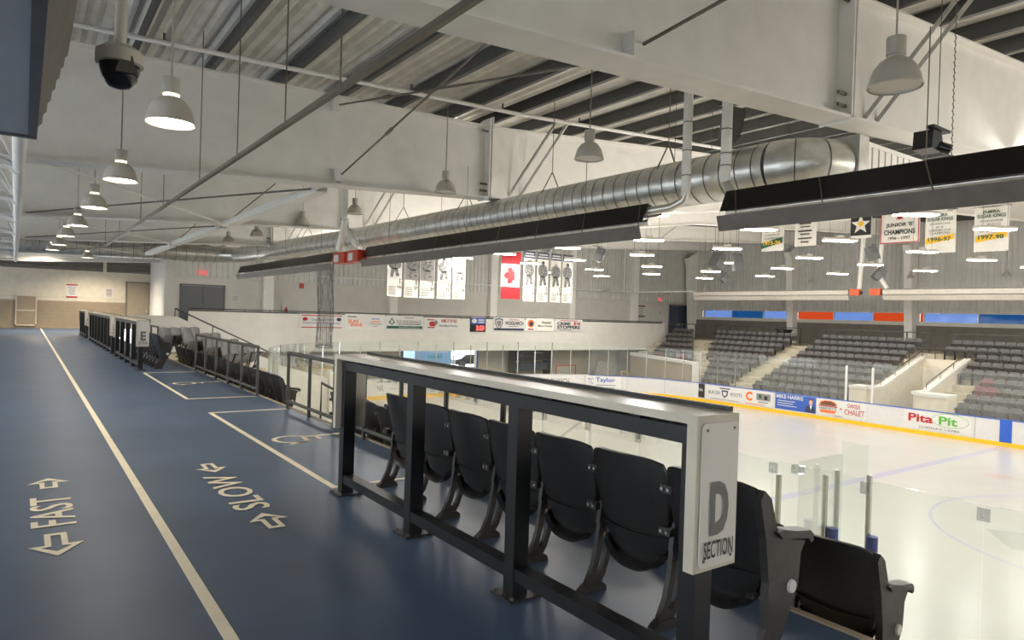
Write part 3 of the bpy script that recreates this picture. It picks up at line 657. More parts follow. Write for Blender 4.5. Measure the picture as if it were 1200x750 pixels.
for r in range(3, 9):                                 # block by the navy doors
    xr = frow(r)[0]; n = {8: 4, 7: 5, 6: 5, 5: 6, 4: 7, 3: 8}[r]; y0 = .82*(xr + .4)
    for k in range(n):
        red = (r == 3 and k in (1, 2, 6))
        place_far(r, y0 + P_*(k + .5), '%s seat in the %s by the navy doors, %s from its aisle' % ('dark red' if red else 'grey', ROWS[r], ORD[k]), red)
for r in range(9):                                    # block between the two stairs
    n = [4, 5, 6, 7, 9, 10, 11, 12, 13][r]
    for k in range(n): place_far(r, 25.1 + P_*(k + .5), 'grey seat in the %s between the two concrete stairs, %s from the longer stair' % (ROWS[r], ORD[k]))
for r in range(9):                                    # wide block left of the stair opening
    for k in range(12): place_far(r, 23.45 - P_*(k + .5), 'grey seat in the %s of the widest block, %s from the concrete stair' % (ROWS[r], ORD[k]))
for r in range(9):                                    # block right of the stair opening
    y0 = 16.0 if r > 6 else (14.2 if r > 3 else 13.0); n = (8 if r > 6 else [6, 6, 6, 6, 7, 6, 6][r])
    for k in range(n):
        red = r in (2, 3) and k < 2 - (r == 3)
        place_far(r, y0 - P_*(k + .5), '%s seat in the %s right of the cream stair opening, %s from it' % ('dark red' if red else 'grey', ROWS[r], ORD[k]), red)
# guard rails along the top of the far stands
def panel_rail(y0, y1, n, label):
    x = 33.65 + DXR*9 + .12; t = thing('barrier_rail', (x, (y0+y1)/2, .15), label, 'railing', 'barrier rails above the far stands')
    for k in range(n):
        ya = y0 + (y1-y0)*k/n; yb = y0 + (y1-y0)*(k+1)/n
        MB().box(x - .03, ya - .03, .15, x + .03, ya + .03, 1.32).build('post', 'grey_rail', t); MB().tube([(x, ya, .75), (x, yb, .75)], .018, 6).build('mid_rail', 'grey_rail', t)
    MB().box(x - .03, y1 - .03, .15, x + .03, y1 + .03, 1.32).build('post', 'grey_rail', t); MB().box(x - .035, y0, 1.28, x + .035, y1, 1.34).build('top_rail', 'grey_rail', t)
panel_rail(17.3, 23.5, 5, 'dark barrier rail above the widest block of grey seats')
panel_rail(25.2, 32.0, 5, 'dark barrier rail above the block between the two stairs')
panel_rail(7.0, 16.0, 5, 'dark barrier rail above the seats right of the cream opening')
panel_rail(33.8, 36.4, 2, 'short dark barrier rail in front of the navy doors')
fxr = thing('waste_bin', (41.6, 25.3, .2), 'black waste bin beside the barrier above the concrete stair', 'bin')
MB().prism([(0, 0), (.7, 0), (.75, .95), (-.05, .95)], .6, (41.9, 26.4, .15), (0, 1, 0), (0, 0, 1), (1, 0, 0)).build('bin_body', 'black', fxr); MB().box(41.86, 26.3, 1.1, 42.55, 27.2, 1.2).build('bin_lid', 'black_steel', fxr)

# ================================================================== rink boards and glass
path = [(XF, -12.0)]; n = 16
y = -12.0
while y < 25.0: y += 2.35; path.append((XF, min(y, 25.6)))
for k in range(1, 6): a = PI/2*k/5; path.append((XF - 7.6 + 7.6*math.cos(a), 25.6 + 7.6*math.sin(a)))
for k in range(1, 5): path.append((XF - 7.6 - k*(XF - XN - 15.2)/4, YE))
for k in range(1, 6): a = PI/2 + PI/2*k/5; path.append((XN + 7.6 + 7.6*math.cos(a), 25.6 + 7.6*math.sin(a)))
y = 24.69 + .02; path.append((XN, y))
while y > -5: y -= 2.32; path.append((XN, y))
rb = thing('rink_boards', (20, 20, ZI), 'white rink boards with yellow kick plate around the ice', 'rink boards')
rg = thing('rink_glass', (20, 20, -2.05), 'clear safety glass panes standing on the rink boards', 'glass')
ZB, ZG = -2.05, -.17
def between(a, b): return Vector((b[0]-a[0], b[1]-a[1], 0))
for i in range(len(path) - 1):
    a, b = path[i], path[i+1]; d = between(a, b); L = d.length; d.normalize(); nrm = Vector((d.y, -d.x, 0))    # outward
    # sub-divide corners for a smooth curve
    c = Vector(((a[0]+b[0])/2, (a[1]+b[1])/2, 0))
    bp = MB().obox(c + nrm*.06 + Vector((0,0,(ZI+ZB)/2)), d, nrm, (0,0,1), L/2, .06, (ZB-ZI)/2).build('board_panel', 'board_white', rb)
    MB().obox(c - nrm*.008 + Vector((0,0,ZI + .085)), d, nrm, (0,0,1), L/2 + .004, .012, .085).build('kick_plate', 'yellow', rb)
    MB().obox(c + nrm*.06 + Vector((0,0,ZB + .015)), d, nrm, (0,0,1), L/2 + .01, .075, .015).build('cap_rail', 'blue' if a[0] > 30 else 'board_white', rb)
    MB().obox(Vector((a[0], a[1], (ZI+ZB)/2)) - nrm*.002, d, nrm, (0,0,1), .006, .004, (ZB-ZI)/2).build('panel_joint', 'siding_dark', rb)
    gt = ZG + (.0 if a[0] > 30 or a[0] < 8 else .12)
    k = max(1, round(L/(1.16 if a[0] < 8 and b[0] < 8 else 1.45)))
    for q in range(k):
        f0, f1 = -L/2 + L*q/k + .008, -L/2 + L*(q+1)/k - .008
        MB().obox(c + d*((f0+f1)/2) + nrm*.06 + Vector((0,0,(ZB+gt)/2 + .015)), d, nrm, (0,0,1), (f1-f0)/2, .006, (gt-ZB)/2 - .015).build('pane', 'far_glass' if a[0] > 30 else 'rink_glass', rg)
        if a[1] > 25 or b[1] > 25.5:
            MB().obox(c + d*(-L/2 + L*q/k) + nrm*.06 + Vector((0,0,(ZB+gt)/2 - (.1 if q else 0))), d, nrm, (0,0,1), .018, .025, (gt-ZB)/2 - (.1 if q else 0)).build('glass_post', 'chrome', rg)
        elif a[0] < 8:
            p_ = c + d*(-L/2 + L*q/k) + nrm*.06
            MB().obox(p_ + Vector((0,0,gt - .10)), d, nrm, (0,0,1), .055, .014, .065).build('glass_clip', 'clip_plastic', rg)
for y in (17.0, 15.75): MB().box(XF + .03, y - .045, ZB, XF + .10, y + .045, -.35).build('glass_post', 'board_white', rg)
# blue-line and goal-line stripes on the far boards
MB().box(XF - .012, 10.2, ZI + .0, XF - .001, 10.62, ZB).build('blue_stripe', 'blue', rb); MB().box(XF - .012, 28.6, ZI + .2, XF - .001, 28.72, ZB).build('red_stripe', 'p_red', rb)
# adverts on the far boards (read from the ice side: right = -y)
def advert(label, ya, yb, za, zb, bg, items, name='board_advert'):
    o = tag(MB().box(XF - .014, yb, za, XF - .004, ya, zb).build(name, bg), label, 'advert', 'adverts on the far boards')
    decals(o, (XF - .014, (ya+yb)/2, (za+zb)/2), (0,-1,0), (0,0,1), items); return o
ZA, ZC = ZI + .24, ZB - .02
advert('black hearing clinic advert with lime squiggle on the far boards', 28.0, 25.25, ZA, ZC, 'p_black',
       [('t', 'Ear & Hearing Clinic', 0, .04, 2.5, .24, 'p_white', .015), ('r', 0, -.18, 1.9, .035, 'p_grey'), ('r', 0, -.28, 1.5, .04, 'p_white'), ('p', [(-.15,.22),(.0,.28),(.12,.22),(.3,.34),(.28,.38),(.12,.3),(0,.36),(-.18,.28)], 'p_lime')])
advert('white advert with dark crest between two words on the far boards', 25.1, 22.6, ZA, ZC, 'p_white',
       [('t', 'BURGER', -.72, 0, .8, .2, 'p_navy'), ('t', 'ROOTS', .75, 0, .75, .2, 'p_navy'), ('p', [(-.22,.18),(.22,.18),(.18,-.1),(0,-.25),(-.18,-.1)], 'p_navy'), ('p', [(-.14,.1),(.14,.1),(.11,-.06),(0,-.16),(-.11,-.06)], 'p_white'), ('r', 0, .28, .7, .06, 'p_navy'), ('r', 0, -.34, 1.9, .03, 'p_grey')])
advert('white advert with orange letter badge and photo strip on the far boards', 22.55, 20.85, ZA, ZC, 'p_white',
       [('t', 'C', -.58, .05, .42, .5, 'p_orange', .06), ('r', .3, .08, .85, .36, 'p_grey'), ('r', .1, .1, .16, .2, 'p_green'), ('r', .45, .05, .2, .2, 'p_black'), ('r', .3, -.2, .6, .05, 'p_grey'), ('r', -.2, -.34, 1.2, .035, 'p_orange')])
advert('blue advert with white name and suited portrait on the far boards', 20.7, 18.45, ZA, ZC, 'p_blue',
       [('t', 'MIKE HARRIS', -.3, .26, 1.5, .2, 'p_white', .02), ('r', -.5, .04, 1.0, .035, 'p_white'), ('r', -.55, -.08, .9, .035, 'p_white'), ('r', -.45, -.2, 1.1, .035, 'p_white'), ('p', [(.55,-.38),(.62,-.1),(.78,-.02),(.98,-.02),(1.06,-.12),(1.1,-.38)], 'p_navy'), ('p', [(.8,-.02),(.94,-.02),(.87,-.25)], 'p_white'), ('e', .87, .14, .1, .15, 'p_skin'), ('p', [(.77,.2),(.78,.31),(.96,.31),(.97,.2),(.87,.26)], 'p_brown')])
advert('white advert with stacked burger drawing and red lettering on far boards', 18.4, 15.95, ZA, ZC, 'p_white',
       [('p', [(-1.1,.1),(-1.05,.26),(-.8,.34),(-.5,.34),(-.25,.26),(-.2,.1)], 'p_orange'), ('p', [(-1.05,.1),(-1.0,.22),(-.8,.3),(-.5,.3),(-.3,.22),(-.25,.1)], 'p_brown'), ('r', -.65, .06, .95, .05, 'p_red'), ('t', "HARVEY'S", -.65, -.05, .85, .12, 'p_black'), ('p', [(-1.08,-.13),(-.22,-.13),(-.3,-.27),(-1.0,-.27)], 'p_orange'), ('t', '+', 0, 0, .12, .12, 'p_red'), ('t', 'SWISS', .62, .2, .62, .2, 'p_red'), ('t', 'CHALET', .66, -.1, .95, .26, 'p_red'), ('t', 'ELMIRA', -.1, -.36, .4, .07, 'p_grey')])
advert('white advert with red and green lettering in an oval on far boards', 14.3, 11.6, ZA, ZC, 'p_white',
       [('g', .52, .1, .72, .3, .02, 'p_lime'), ('t', 'Pita', -.65, .08, 1.0, .36, 'p_red', .028), ('t', 'Pit', .45, .08, .72, .36, 'p_lime', .028), ('t', '315 ARTHUR ST. S. ELMIRA', .1, -.3, 1.6, .09, 'p_black')])
# adverts on the curved end boards
def curve_advert(label, a0, bg, items, w=2.2):
    a = math.radians(a0); C = Vector((XF - 7.6 + 7.35*math.cos(a), 25.6 + 7.35*math.sin(a), (ZA+ZC)/2)); Rr = Vector((-math.sin(a), math.cos(a), 0)) * -1; Rr = Vector((math.sin(a), -math.cos(a), 0)); Nn = Vector((-math.cos(a), -math.sin(a), 0))
    o = tag(MB().obox(C, Rr, Nn, (0,0,1), w/2, .006, (ZC-ZA)/2).build('board_advert', bg), label, 'advert', 'adverts on the far boards')
    decals(o, C + Nn*.006, Rr, (0,0,1), items)
curve_advert('white advert with blue initials and word Taylor on the curved boards', 47, 'p_white', [('t', 'TC', -.8, .08, .35, .34, 'p_blue'), ('t', 'Taylor', .12, .14, 1.2, .36, 'p_blue', .02), ('r', .15, -.15, 1.2, .05, 'p_grey'), ('r', .2, -.3, 1.0, .04, 'p_grey')])
curve_advert('white advert with row of tall black letters on the curved boards', 71, 'p_white', [('t', 'WOOLWICH', 0, 0, 1.9, .42, 'p_black')])
pe = tag(MB().box(XN + 7.0, YE - .014, ZA, XN + 9.3, YE - .004, ZC).build('board_advert', 'p_white'), 'white advert with boxed black letters on the end boards behind the rail', 'advert', 'adverts on the far boards')
decals(pe, (XN + 8.15, YE - .014, (ZA+ZC)/2), (1,0,0), (0,0,1), [('t', 'PINK', -.6, -.05, .6, .3, 'p_black'), ('t', 'WOOLWICH', .5, -.1, .9, .14, 'p_grey'), ('r', 0, .28, 2.0, .06, 'p_grey')])
# bench-side glass with chrome posts
bg_ = thing('bench_glass', (8.3, 4.3, -2.1), 'taller clear bench glass with chrome posts and blue pads', 'glass')
MB().box(7.88, 4.715, -2.0, 8.92, 4.727, -.15).build('pane', 'rink_glass', bg_); MB().box(8.925, 4.40, -2.0, 8.937, 4.74, 0.01).build('pane', 'rink_glass', bg_)
for x, y, zt in ((8.55, 4.75, -.40), (8.9, 4.78, -.38), (8.93, 4.37, -.37), (7.84, 4.97, -.36)):
    MB().tube([(x, y, -2.1), (x, y, zt)], .036, 12).build('post', 'chrome', bg_)
for x, y, zt in ((8.6, 4.66, -1.08), (8.9, 4.30, -1.14)): MB().tube([(x, y, -2.1), (x, y, zt)], .07, 12).build('pad', 'blue_pad', bg_)
MB().box(7.8, 4.66, -.3, 7.9, 4.78, -.2).build('clip', 'clip_plastic', bg_)

# ================================================================== duct, heaters, vents
XD, ZD, RD = 8.2, 3.66, .35
du = thing('round_duct', (XD, 18, 3.3), 'long galvanised round duct running above the near glass', 'duct')
MB().tube([(XD, 5.4, ZD), (XD, 12, ZD), (XD, 20, ZD + .06), (XD - .1, 33.2, ZD + .32)], RD, 32).build('duct_pipe', 'galv', du)
y = 5.55
while y < 33:
    zz = ZD if y < 12 else ZD + .06*(y - 12)/8 if y < 20 else ZD + .06 + .26*(y - 20)/13.2
    MB().tube([(XD - (.1*(y-20)/13.2 if y > 20 else 0), y - .008, zz), (XD - (.1*(y-20)/13.2 if y > 20 else 0), y + .008, zz)], RD + .006, 32, False).build('seam', 'galv_seam', du); y += .26 if y < 14 else .5
RE = .5; pts = [(XD + RE*(1 - math.cos(a)), 5.4 - RE*math.sin(a), ZD) for a in [PI/2*k/6 for k in range(7)]]
MB().tube(pts, RD, 32, False).build('elbow', 'galv', du)
for q in (2, 4): p0 = Vector(pts[q]); dd = (Vector(pts[q+1]) - Vector(pts[q-1])).normalized()*.008; MB().tube([p0 - dd, p0 + dd], RD + .006, 32, False).build('seam', 'galv_seam', du)
px, py = pts[-1][0], pts[-1][1]
MB().box(px - .02, py - .38, 3.28, px + .22, py + .36, 4.03).build('collar_box', 'galv', du)
gr = MB().box(px + .22, py - .28, 3.42, px + 2.4, py + .25, 3.98).build('outlet_plenum', 'galv', du)
for k in range(12): MB().box(px + .3 + k*.175, py - .31, 3.5, px + .43 + k*.175, py - .275, 3.94).build('louver', 'white_steel', gr)
MB().box(px + .22, py - .32, 3.94, px + 2.4, py - .27, 4.0).build('top_edge', 'white_steel', gr)
MB().prism([(0, 3.42), (2.2, 3.42), (2.1, 3.34), (.2, 3.34)], .6, (px + .2, py - .3, 0)).build('outlet_lip', 'white_steel', du)
xd = thing('round_duct', (3, 34, 3.5), 'galvanised round duct crossing the far end of the walkway', 'duct')
MB().tube([(XD - .15, 33.4, ZD + .33), (XD - .8, 34.0, ZD + .33), (3.5, 34.0, ZD + .27), (-2.5, 34.0, ZD + .16)], .37, 28).build('duct_pipe', 'galv', xd)
x = 7.2
while x > -2: MB().tube([(x - .008, 34.0, ZD + .27), (x + .008, 34.0, ZD + .27)], .385, 28, False).build('seam', 'galv_seam', xd); x -= .42
# v-hangers of the long duct
for y in (7.3, 10.2, 13.3, 16.5, 20, 24, 28, 31.5):
    zz = ZD + (.0 if y < 12 else .06*(y-12)/8 if y < 20 else .06 + .26*(y-20)/13.2) + RD
    hg = thing('duct_hanger', (XD, y, zz), 'v-shaped wire hanger holding the long duct, %s from the elbow' % ORD[[7.3,10.2,13.3,16.5,20,24,28,31.5].index(y)], 'hanger', 'duct hangers')
    MB().bar((XD - .3, y, zz - .2), (XD, y, zz + .32), .025, .012).build('strap', 'rod', hg); MB().bar((XD + .3, y, zz - .2), (XD, y, zz + .32), .025, .012).build('strap', 'rod', hg)
    MB().tube([(XD, y, zz + .3), (XD, y, ztop(XD) + .1)], .008, 5).build('wire', 'rod', hg)
# radiant tube heaters: hood profile in x-z, seen from the seats side
def heater(y0, y1, label, xh=7.25, white=False):
    t = thing('radiant_heater', (xh, (y0+y1)/2, 2.7), label, 'heater', 'radiant tube heaters')
    def zc(e, x): return 1.55 + x*math.tan(math.radians(e))
    A = (xh + .10, zc(12.95, xh + .10)); B = (xh - .02, zc(11.1, xh - .02)); Cc = (xh - .08, zc(10.7, xh - .08)); D = (xh - .02, zc(9.15, xh - .02))
    up_m, lo_m = ('heater_white', 'heater_white') if white else ('heater_black', 'heater_grey')
    MB().prism([A, B, (B[0] + .012, B[1]), (A[0] + .012, A[1] + .01)], y1 - y0, (0, y0, 0)).build('hood', up_m, t)
    MB().prism([Cc, D, (D[0] + .012, D[1]), (Cc[0] + .012, Cc[1])], y1 - y0, (0, y0, 0)).build('lower_reflector', lo_m, t)
    MB().prism([A, (A[0] + .012, A[1]), (xh + .42, A[1] - .12), (xh + .42, A[1] - .14)], y1 - y0, (0, y0, 0)).build('top_reflector', up_m, t)
    MB().tube([(xh + .14, y0, zc(10.9, xh + .14)), (xh + .14, y1, zc(10.9, xh + .14))], .045, 10).build('burner_tube', 'galv', t)
    n = int((y1 - y0)/1.15)
    for k in range(n + 1):
        y = y0 + .15 + (y1 - y0 - .3)*k/n; MB().bar((A[0] - .008, y, A[1]), (Cc[0] - .02, y - .16, Cc[1] - .01), .012, .006).build('guard_wire', 'rod', t)
        if k % 3 == 1: MB().tube([(A[0], y, A[1]), (A[0], y, zbot(A[0]) + .6)], .006, 5).build('hanger_wire', 'rod', t)
    return t
heater(6.9, 16.9, 'long dark radiant tube heater under the duct, middle one of three')
heater(-1.5, 5.55, 'dark radiant tube heater at the right, ahead of the middle one')
heater(19.0, 29.8, 'dark radiant tube heater farthest down the duct')
for y, dy, s in ((17.3, .38, 'smaller red'), (18.3, .42, 'larger red')):
    b = thing('heater_burner', (7.28, y, 2.85), '%s burner box between two dark heaters' % s, 'burner')
    MB().box(7.12, y - dy, 2.86, 7.45, y + dy, 3.17).build('housing', 'burner_red', b); MB().box(7.11, y - dy*.1, 2.9, 7.12, y + dy*.7, 3.1).build('label_plate', 'p_white', b); MB().tube([(7.28, y, 3.17), (7.28, y, 3.5)], .03, 8).build('gas_pipe', 'galv', b)
def vent(pts, r, label, bands=()):
    t = thing('vent_pipe', pts[0], label, 'pipe', 'white vent pipes'); MB().tube(pts, r, 16).build('pipe', 'white_steel', t)
    for q in bands: MB().tube([(pts[0][0], pts[0][1], q - .006), (pts[0][0], pts[0][1], q + .006)], r + .004, 16, False).build('joint', 'galv_seam', t)
    return t
vt = vent([(7.55, 6.38, 5.3), (7.55, 6.38, 3.32)], .065, 'grey jointed vent pipe dropping to the middle heater end', (3.6, 3.95, 4.35)); MB().tube([(7.55, 6.38, 3.34), (7.55, 6.42, 3.25), (7.5, 6.6, 3.17), (7.4, 6.95, 3.14)], .06, 12).build('elbow', 'galv', vt)
vt = vent([(7.5, 5.68, 5.3), (7.5, 5.68, 3.4)], .07, 'grey jointed vent pipe dropping to the right heater', (3.62, 3.78, 4.1)); MB().tube([(7.5, 5.68, 3.42), (7.5, 5.6, 3.3), (7.4, 5.5, 3.15)], .06, 12).build('elbow', 'galv', vt)
vent([(6.95, 17.4, 5.2), (6.95, 17.4, 4.0), (7.1, 18.2, 3.25)], .09, 'white vent pipe kinked above the larger red burner')
vent([(7.4, 18.6, 5.2), (7.4, 18.6, 3.9), (7.4, 17.5, 3.25)], .09, 'white vent pipe rising behind the kinked one')
# far side white heaters
def far_heater(y0, y1, label):
    t = thing('radiant_heater', (40, (y0+y1)/2, 3.1), label, 'heater', 'white radiant heaters over far stands')
    MB().prism([(39.75, 3.68), (39.95, 3.74), (40.2, 3.7), (40.2, 3.66), (39.95, 3.7), (39.78, 3.42), (39.75, 3.42)], y1 - y0, (0, y0, 0)).build('hood', 'heater_white', t)
    MB().prism([(39.78, 3.38), (39.9, 3.10), (39.93, 3.10), (39.82, 3.38)], y1 - y0, (0, y0, 0)).build('lower_reflector', 'heater_white', t); MB().tube([(39.98, y0, 3.4), (39.98, y1, 3.4)], .05, 8).build('burner_tube', 'galv', t)
    for q in (.2, .8): MB().tube([(39.95, y0 + (y1-y0)*q, 3.7), (39.95, y0 + (y1-y0)*q, ztop(40) + .28)], .01, 5).build('hanger_wire', 'rod', t)
far_heater(21.1, 32.6, 'white radiant heater over the far stands, beside the door corner'); far_heater(8.5, 19.1, 'white radiant heater over the far stands at the right')
for y, w, s in ((20.75, .28, 'left'), (19.55, .3, 'right')):
    b = thing('heater_burner', (39.95, y, 3.35), 'orange burner box between the white heaters, %s one of two' % s, 'burner'); MB().box(39.8, y - w, 3.38, 40.1, y + w, 3.75).build('housing', 'orange', b); MB().box(39.9, y - w - .12, 3.45, 40.0, y - w, 3.6).build('coupling', 'black_steel', b)
vent([(39.9, 20.3, ztop(39.9)), (39.9, 20.5, 3.75)], .13, 'straight white vent pipe above the orange burners'); vent([(39.9, 19.2, ztop(39.9)), (39.9, 19.4, 4.5), (39.9, 18.9, 3.75)], .13, 'bent white vent pipe above the orange burners')

# ================================================================== lamps
def dome_lamp(r=.2):
    t = thing('dome_pendant', (0, 0, 0))
    MB().lathe([(.205, 0), (.21, .012), (.20, .03), (.19, .08), (.165, .15), (.12, .21), (.08, .235), (.07, .24)], (0,0,0), 28).build('shade', 'lamp_shell', t)
    MB().lathe([(.195, .012), (.185, .07), (.15, .14), (.07, .22), (0, .23)], (0,0,0), 28).build('reflector', 'lamp_inner', t)
    MB().tube([(0, 0, .265), (0, 0, .41)], .075, 20).build('gear_housing', 'lamp_shell', t)
    return t
def lit_dome(t, lit, zc, zl):
    MB().tube([(0, 0, .238), (0, 0, .268)], .066, 16, False).build('neck', 'lamp_neck' if lit else 'lamp_shell', t)
    if lit: MB().lathe([(0, .03), (.185, .03)], (0,0,0), 28).build('lens', 'lamp_glow', t)
    else: MB().lathe([(0, .025), (.19, .025)], (0,0,0), 28).build('lens', 'lamp_inner', t)
base_l = dome_lamp(); lit_dome(base_l, True, 0, 0); base_u = dome_lamp(); lit_dome(base_u, False, 0, 0); first = {True: True, False: True}
def place_lamp(x, y, z, lit, label, group, zr=None, power=1.0):
    src = base_l if lit else base_u
    o = src if first[lit] else copy_tree(src); first[lit] = False
    o.location = (x, y, z); tag(o, label, 'lamp', group); WL[o.name] = Vector((x, y, z))
    MB().tube([(x, y, z + .4), (x, y, (zr or ztop(x)) + .28)], .009, 6).build('rod', 'lamp_shell', o)
    if lit:
        ld = bpy.data.lights.new('pendant_light', 'SPOT'); ld.energy = DOME_W * 4 * power; ld.spot_size = math.radians(150); ld.spot_blend = .8; ld.shadow_soft_size = .15; ld.color = (1, .88, .7)
        lo = bpy.data.objects.new('pendant_light', ld); col.objects.link(lo); lo.location = (0, 0, -.01); lo.parent = o
ROW1 = [(1.04, 6.8, 3.18), (1.02, 10.48, 3.19), (.96, 13.84, 3.19), (.94, 18.0, 3.25), (.88, 21.5, 3.28), (.86, 25.3, 3.3), (.79, 29.0, 3.36)]
ROW1 += [(.8, 37.6, 4.15), (.8, 41.4, 4.2), (3.2, 44.2, 4.2)]  # added lamps hidden behind the crossing duct to brighten the walkway end
for k, p in enumerate(ROW1): place_lamp(*p, True, power=11.0 if k > 7 else 1.0, label='glowing dome pendant over the walkway, %s from the camera' % ORD[k], group='lit dome pendants over the walkway')
place_lamp(1.98, 31.25, 3.29, True, 'small glowing dome pendant under the far crossing duct', 'lit dome pendants over the walkway')
for x, y, z, lb in ((5.77, 2.73, 3.52, 'unlit dome pendant cut by the top right corner'), (6.47, 7.23, 3.8, 'unlit dome pendant hanging before the duct, right of the splice plate'), (6.6, 11.5, 3.9, 'unlit dome pendant hanging beside the beam splice plate'),
                    (7.04, 17.0, 4.1, 'unlit dome pendant above the red burner boxes'), (6.49, 19.5, 3.96, 'unlit dome pendant left of the white vent pipes'), (6.07, 22.67, 3.85, 'unlit dome pendant below the third roof beam'),
                    (5.97, 26.0, 3.86, 'unlit dome pendant above the far end of the long duct'), (6.2, 31.0, 4.0, 'unlit dome pendant in front of the crossing duct')):
    place_lamp(x, y, z, False, lb, 'unlit dome pendants')
for x, y, z, lb in ((43, 38.0, 3.6, 'small white pendant before the far end wall siding'), (36.5, 38.2, 3.6, 'small white pendant left of the navy doors'), (44, 19.5, 4.6, 'white dome pendant above the far stands, beside the leaning column'), (44, 26.0, 4.4, 'white dome pendant above the far stands, left of the vent pipes'),
                    (44, 14.5, 4.6, 'white dome pendant above the far stands near the right edge'), (41.5, 33.0, 3.8, 'white dome pendant by the grey loudspeakers'), (14.5, 38.0, 3.7, 'small white pendant behind the player banners')):
    place_lamp(x, y, z, False, lb, 'white pendants at the far walls')
    
def led_lamp():
    t = thing('ice_lamp', (0, 0, 0))
    MB().prism([(-.17, .03), (.17, .03), (.15, .09), (.06, .12), (-.06, .12), (-.15, .09)], 1.06, (0, -.53, 0)).build('body', 'lamp_shell', t)
    MB().box(-.16, -.5, 0, .16, .5, .03).build('diffuser', 'led_glow', t)
    MB().box(-.05, -.12, .12, .05, .12, .2).build('driver_box', 'lamp_shell', t)
    return t
lp = led_lamp(); lf = True; XROWS = [10.3, 13.6, 18.0, 22.0, 27.0, 31.4, 36.0]  # first two rows added out of sight behind duct and heaters for extra light
XN_ = ['added unseen above the near boards', 'added over the near ice', 'left of centre ice', 'over centre ice', 'right of centre ice', 'above the far boards', 'above the far seats']
for i, x in enumerate(XROWS):
    for k in range(-6, 7):  # lowest steps are lamps added behind the camera, for bounce off the ice
        y = 7.9 + 4.45*k - .085*(x - 18)
        if k == 5 and x in (18.0, 22.0): y -= .75
        if y > 34.2: continue
        if x > 35 and y > 30: continue
        if x < 11 and (-1 < y < 5.5 or y > 32): continue
        o = lp if lf else copy_tree(lp); lf = False
        o.location = (x, y, 4.36); o.rotation_euler.z = math.radians(55); WL[o.name] = Vector((x, y, 4.36))
        tag(o, 'bright flat ice lamp %s, %s along its row from the back' % (XN_[i], ORD[k + 6]), 'lamp', 'flat lamps over the ice')
        ca, sa = math.cos(math.radians(-55)), math.sin(math.radians(-55)); WL[o.name] = Vector((0, 0, 0))
        zt = ztop(x) + .27 - 4.36
        for s in (-.35, .35): MB().tube([(0, s, .1), (0, s, zt)], .006, 5).build('suspension_wire', 'rod', o)
        ld = bpy.data.lights.new('ice_light', 'AREA'); ld.shape = 'RECTANGLE'; ld.size = .32; ld.size_y = 1.0; ld.energy = ICE_W; ld.color = LAMP_COL; ld.spread = math.radians(165)
        lo = bpy.data.objects.new('ice_light', ld); col.objects.link(lo); lo.parent = o; lo.location = (0, 0, -.012)
        pd = bpy.data.lights.new('ice_spill', 'POINT'); pd.energy = ICE_P * (.45 if x < 11 else 1); pd.color = LAMP_COL; pd.shadow_soft_size = .12
        po = bpy.data.objects.new('ice_spill', pd); col.objects.link(po); po.parent = o; po.location = (0, 0, -.2)

# ================================================================== ceiling fittings
cam_t = thing('dome_camera', (.4, 4.3, 2.75), 'black dome security camera with white rim hanging at upper left', 'camera')
MB().lathe([(0, 0), (.05, .012), (.085, .05), (.1, .11), (.1, .14)], (.4, 4.3, 2.72), 24).build('dome', 'dark_glass', cam_t)
MB().lathe([(.1, .13), (.118, .135), (.118, .2), (.08, .23), (0, .235)], (.4, 4.3, 2.72), 24).build('housing', 'lamp_shell', cam_t); MB().tube([(.4, 4.3, 2.94), (.4, 4.3, 3.6)], .03, 10).build('stem', 'lamp_shell', cam_t)
MB().prism([(.0, -.03), (.1, -.03), (.08, .06), (.03, .08)], .03, (.37, 4.19, 2.82)).build('lens_shroud', 'galv_seam', cam_t)
cr = thing('cable_channel', (2, 14, 3.3), 'long slim cable channel hung diagonally below the roof beams', 'cable channel')
MB().box(1.975, 1.5, 3.28, 2.02, 24.5, 3.325).build('channel', 'rod', cr)
for y in (3.0, 5.2, 6.6, 8.4, 10.5, 13.6, 16.5, 20.5, 24.3): MB().tube([(2.0, y, 3.32), (2.0, y, ztop(2) + .1)], .007, 5).build('hanger_rod', 'rod', cr)
sp = thing('sprinkler_pipe', (7, 10.5, 5.3), 'white sprinkler pipe crossing under the roof deck', 'pipe')
MB().tube([(-4, 10.5, 4.98), (3, 10.5, 5.22), (7.85, 10.5, 5.40), (26, 10.5, 6.55)], .035, 10).build('pipe', 'white_steel', sp)
for k in range(9):
    x = 1.5 + k*1.9; zz = 5.17 + (x-1.5)*.038 if x < 7.85 else 5.40 + (x-7.85)*.0634; MB().tube([(x, 10.5, zz), (x, 10.5, zz + .13)], .018, 6).build('sprinkler_head', 'rod', sp)
# loudspeakers
def speaker(x, y, z, s, rz, tilt, label, zr):
    t = thing('loudspeaker', (x, y, z), label, 'loudspeaker', 'hanging loudspeakers')
    q = lambda P: [(a*s, b*s) for a, b in P]
    c = MB().prism(q([(-.25, -.38), (.25, -.38), (.3, .0), (.25, .38), (-.25, .38), (-.3, 0)]), .42*s, (x, y - .21*s, z)).build('cabinet', 'speaker_grey', t)
    MB().prism(q([(-.21, -.34), (.21, -.34), (.25, 0), (.21, .34), (-.21, .34), (-.25, 0)]), .02*s, (x, y - .235*s, z)).build('grille', 'seat_iron', c)
    for dz in (-.16, .16): MB().tube([(x, y - .245*s, z + dz*s), (x, y - .236*s, z + dz*s)], .1*s, 16).build('driver', 'galv_seam', c)
    c.rotation_euler = (tilt, 0, rz)
    MB().bar((x - .34*s, y, z + .44*s), (x + .34*s, y, z + .44*s), .05, .03).build('yoke', 'grey_rail', t)
    MB().tube([(x, y, z + .44*s), (x, y, ztop(x) + .28)], .012, 5).build('cable', 'rod', t)
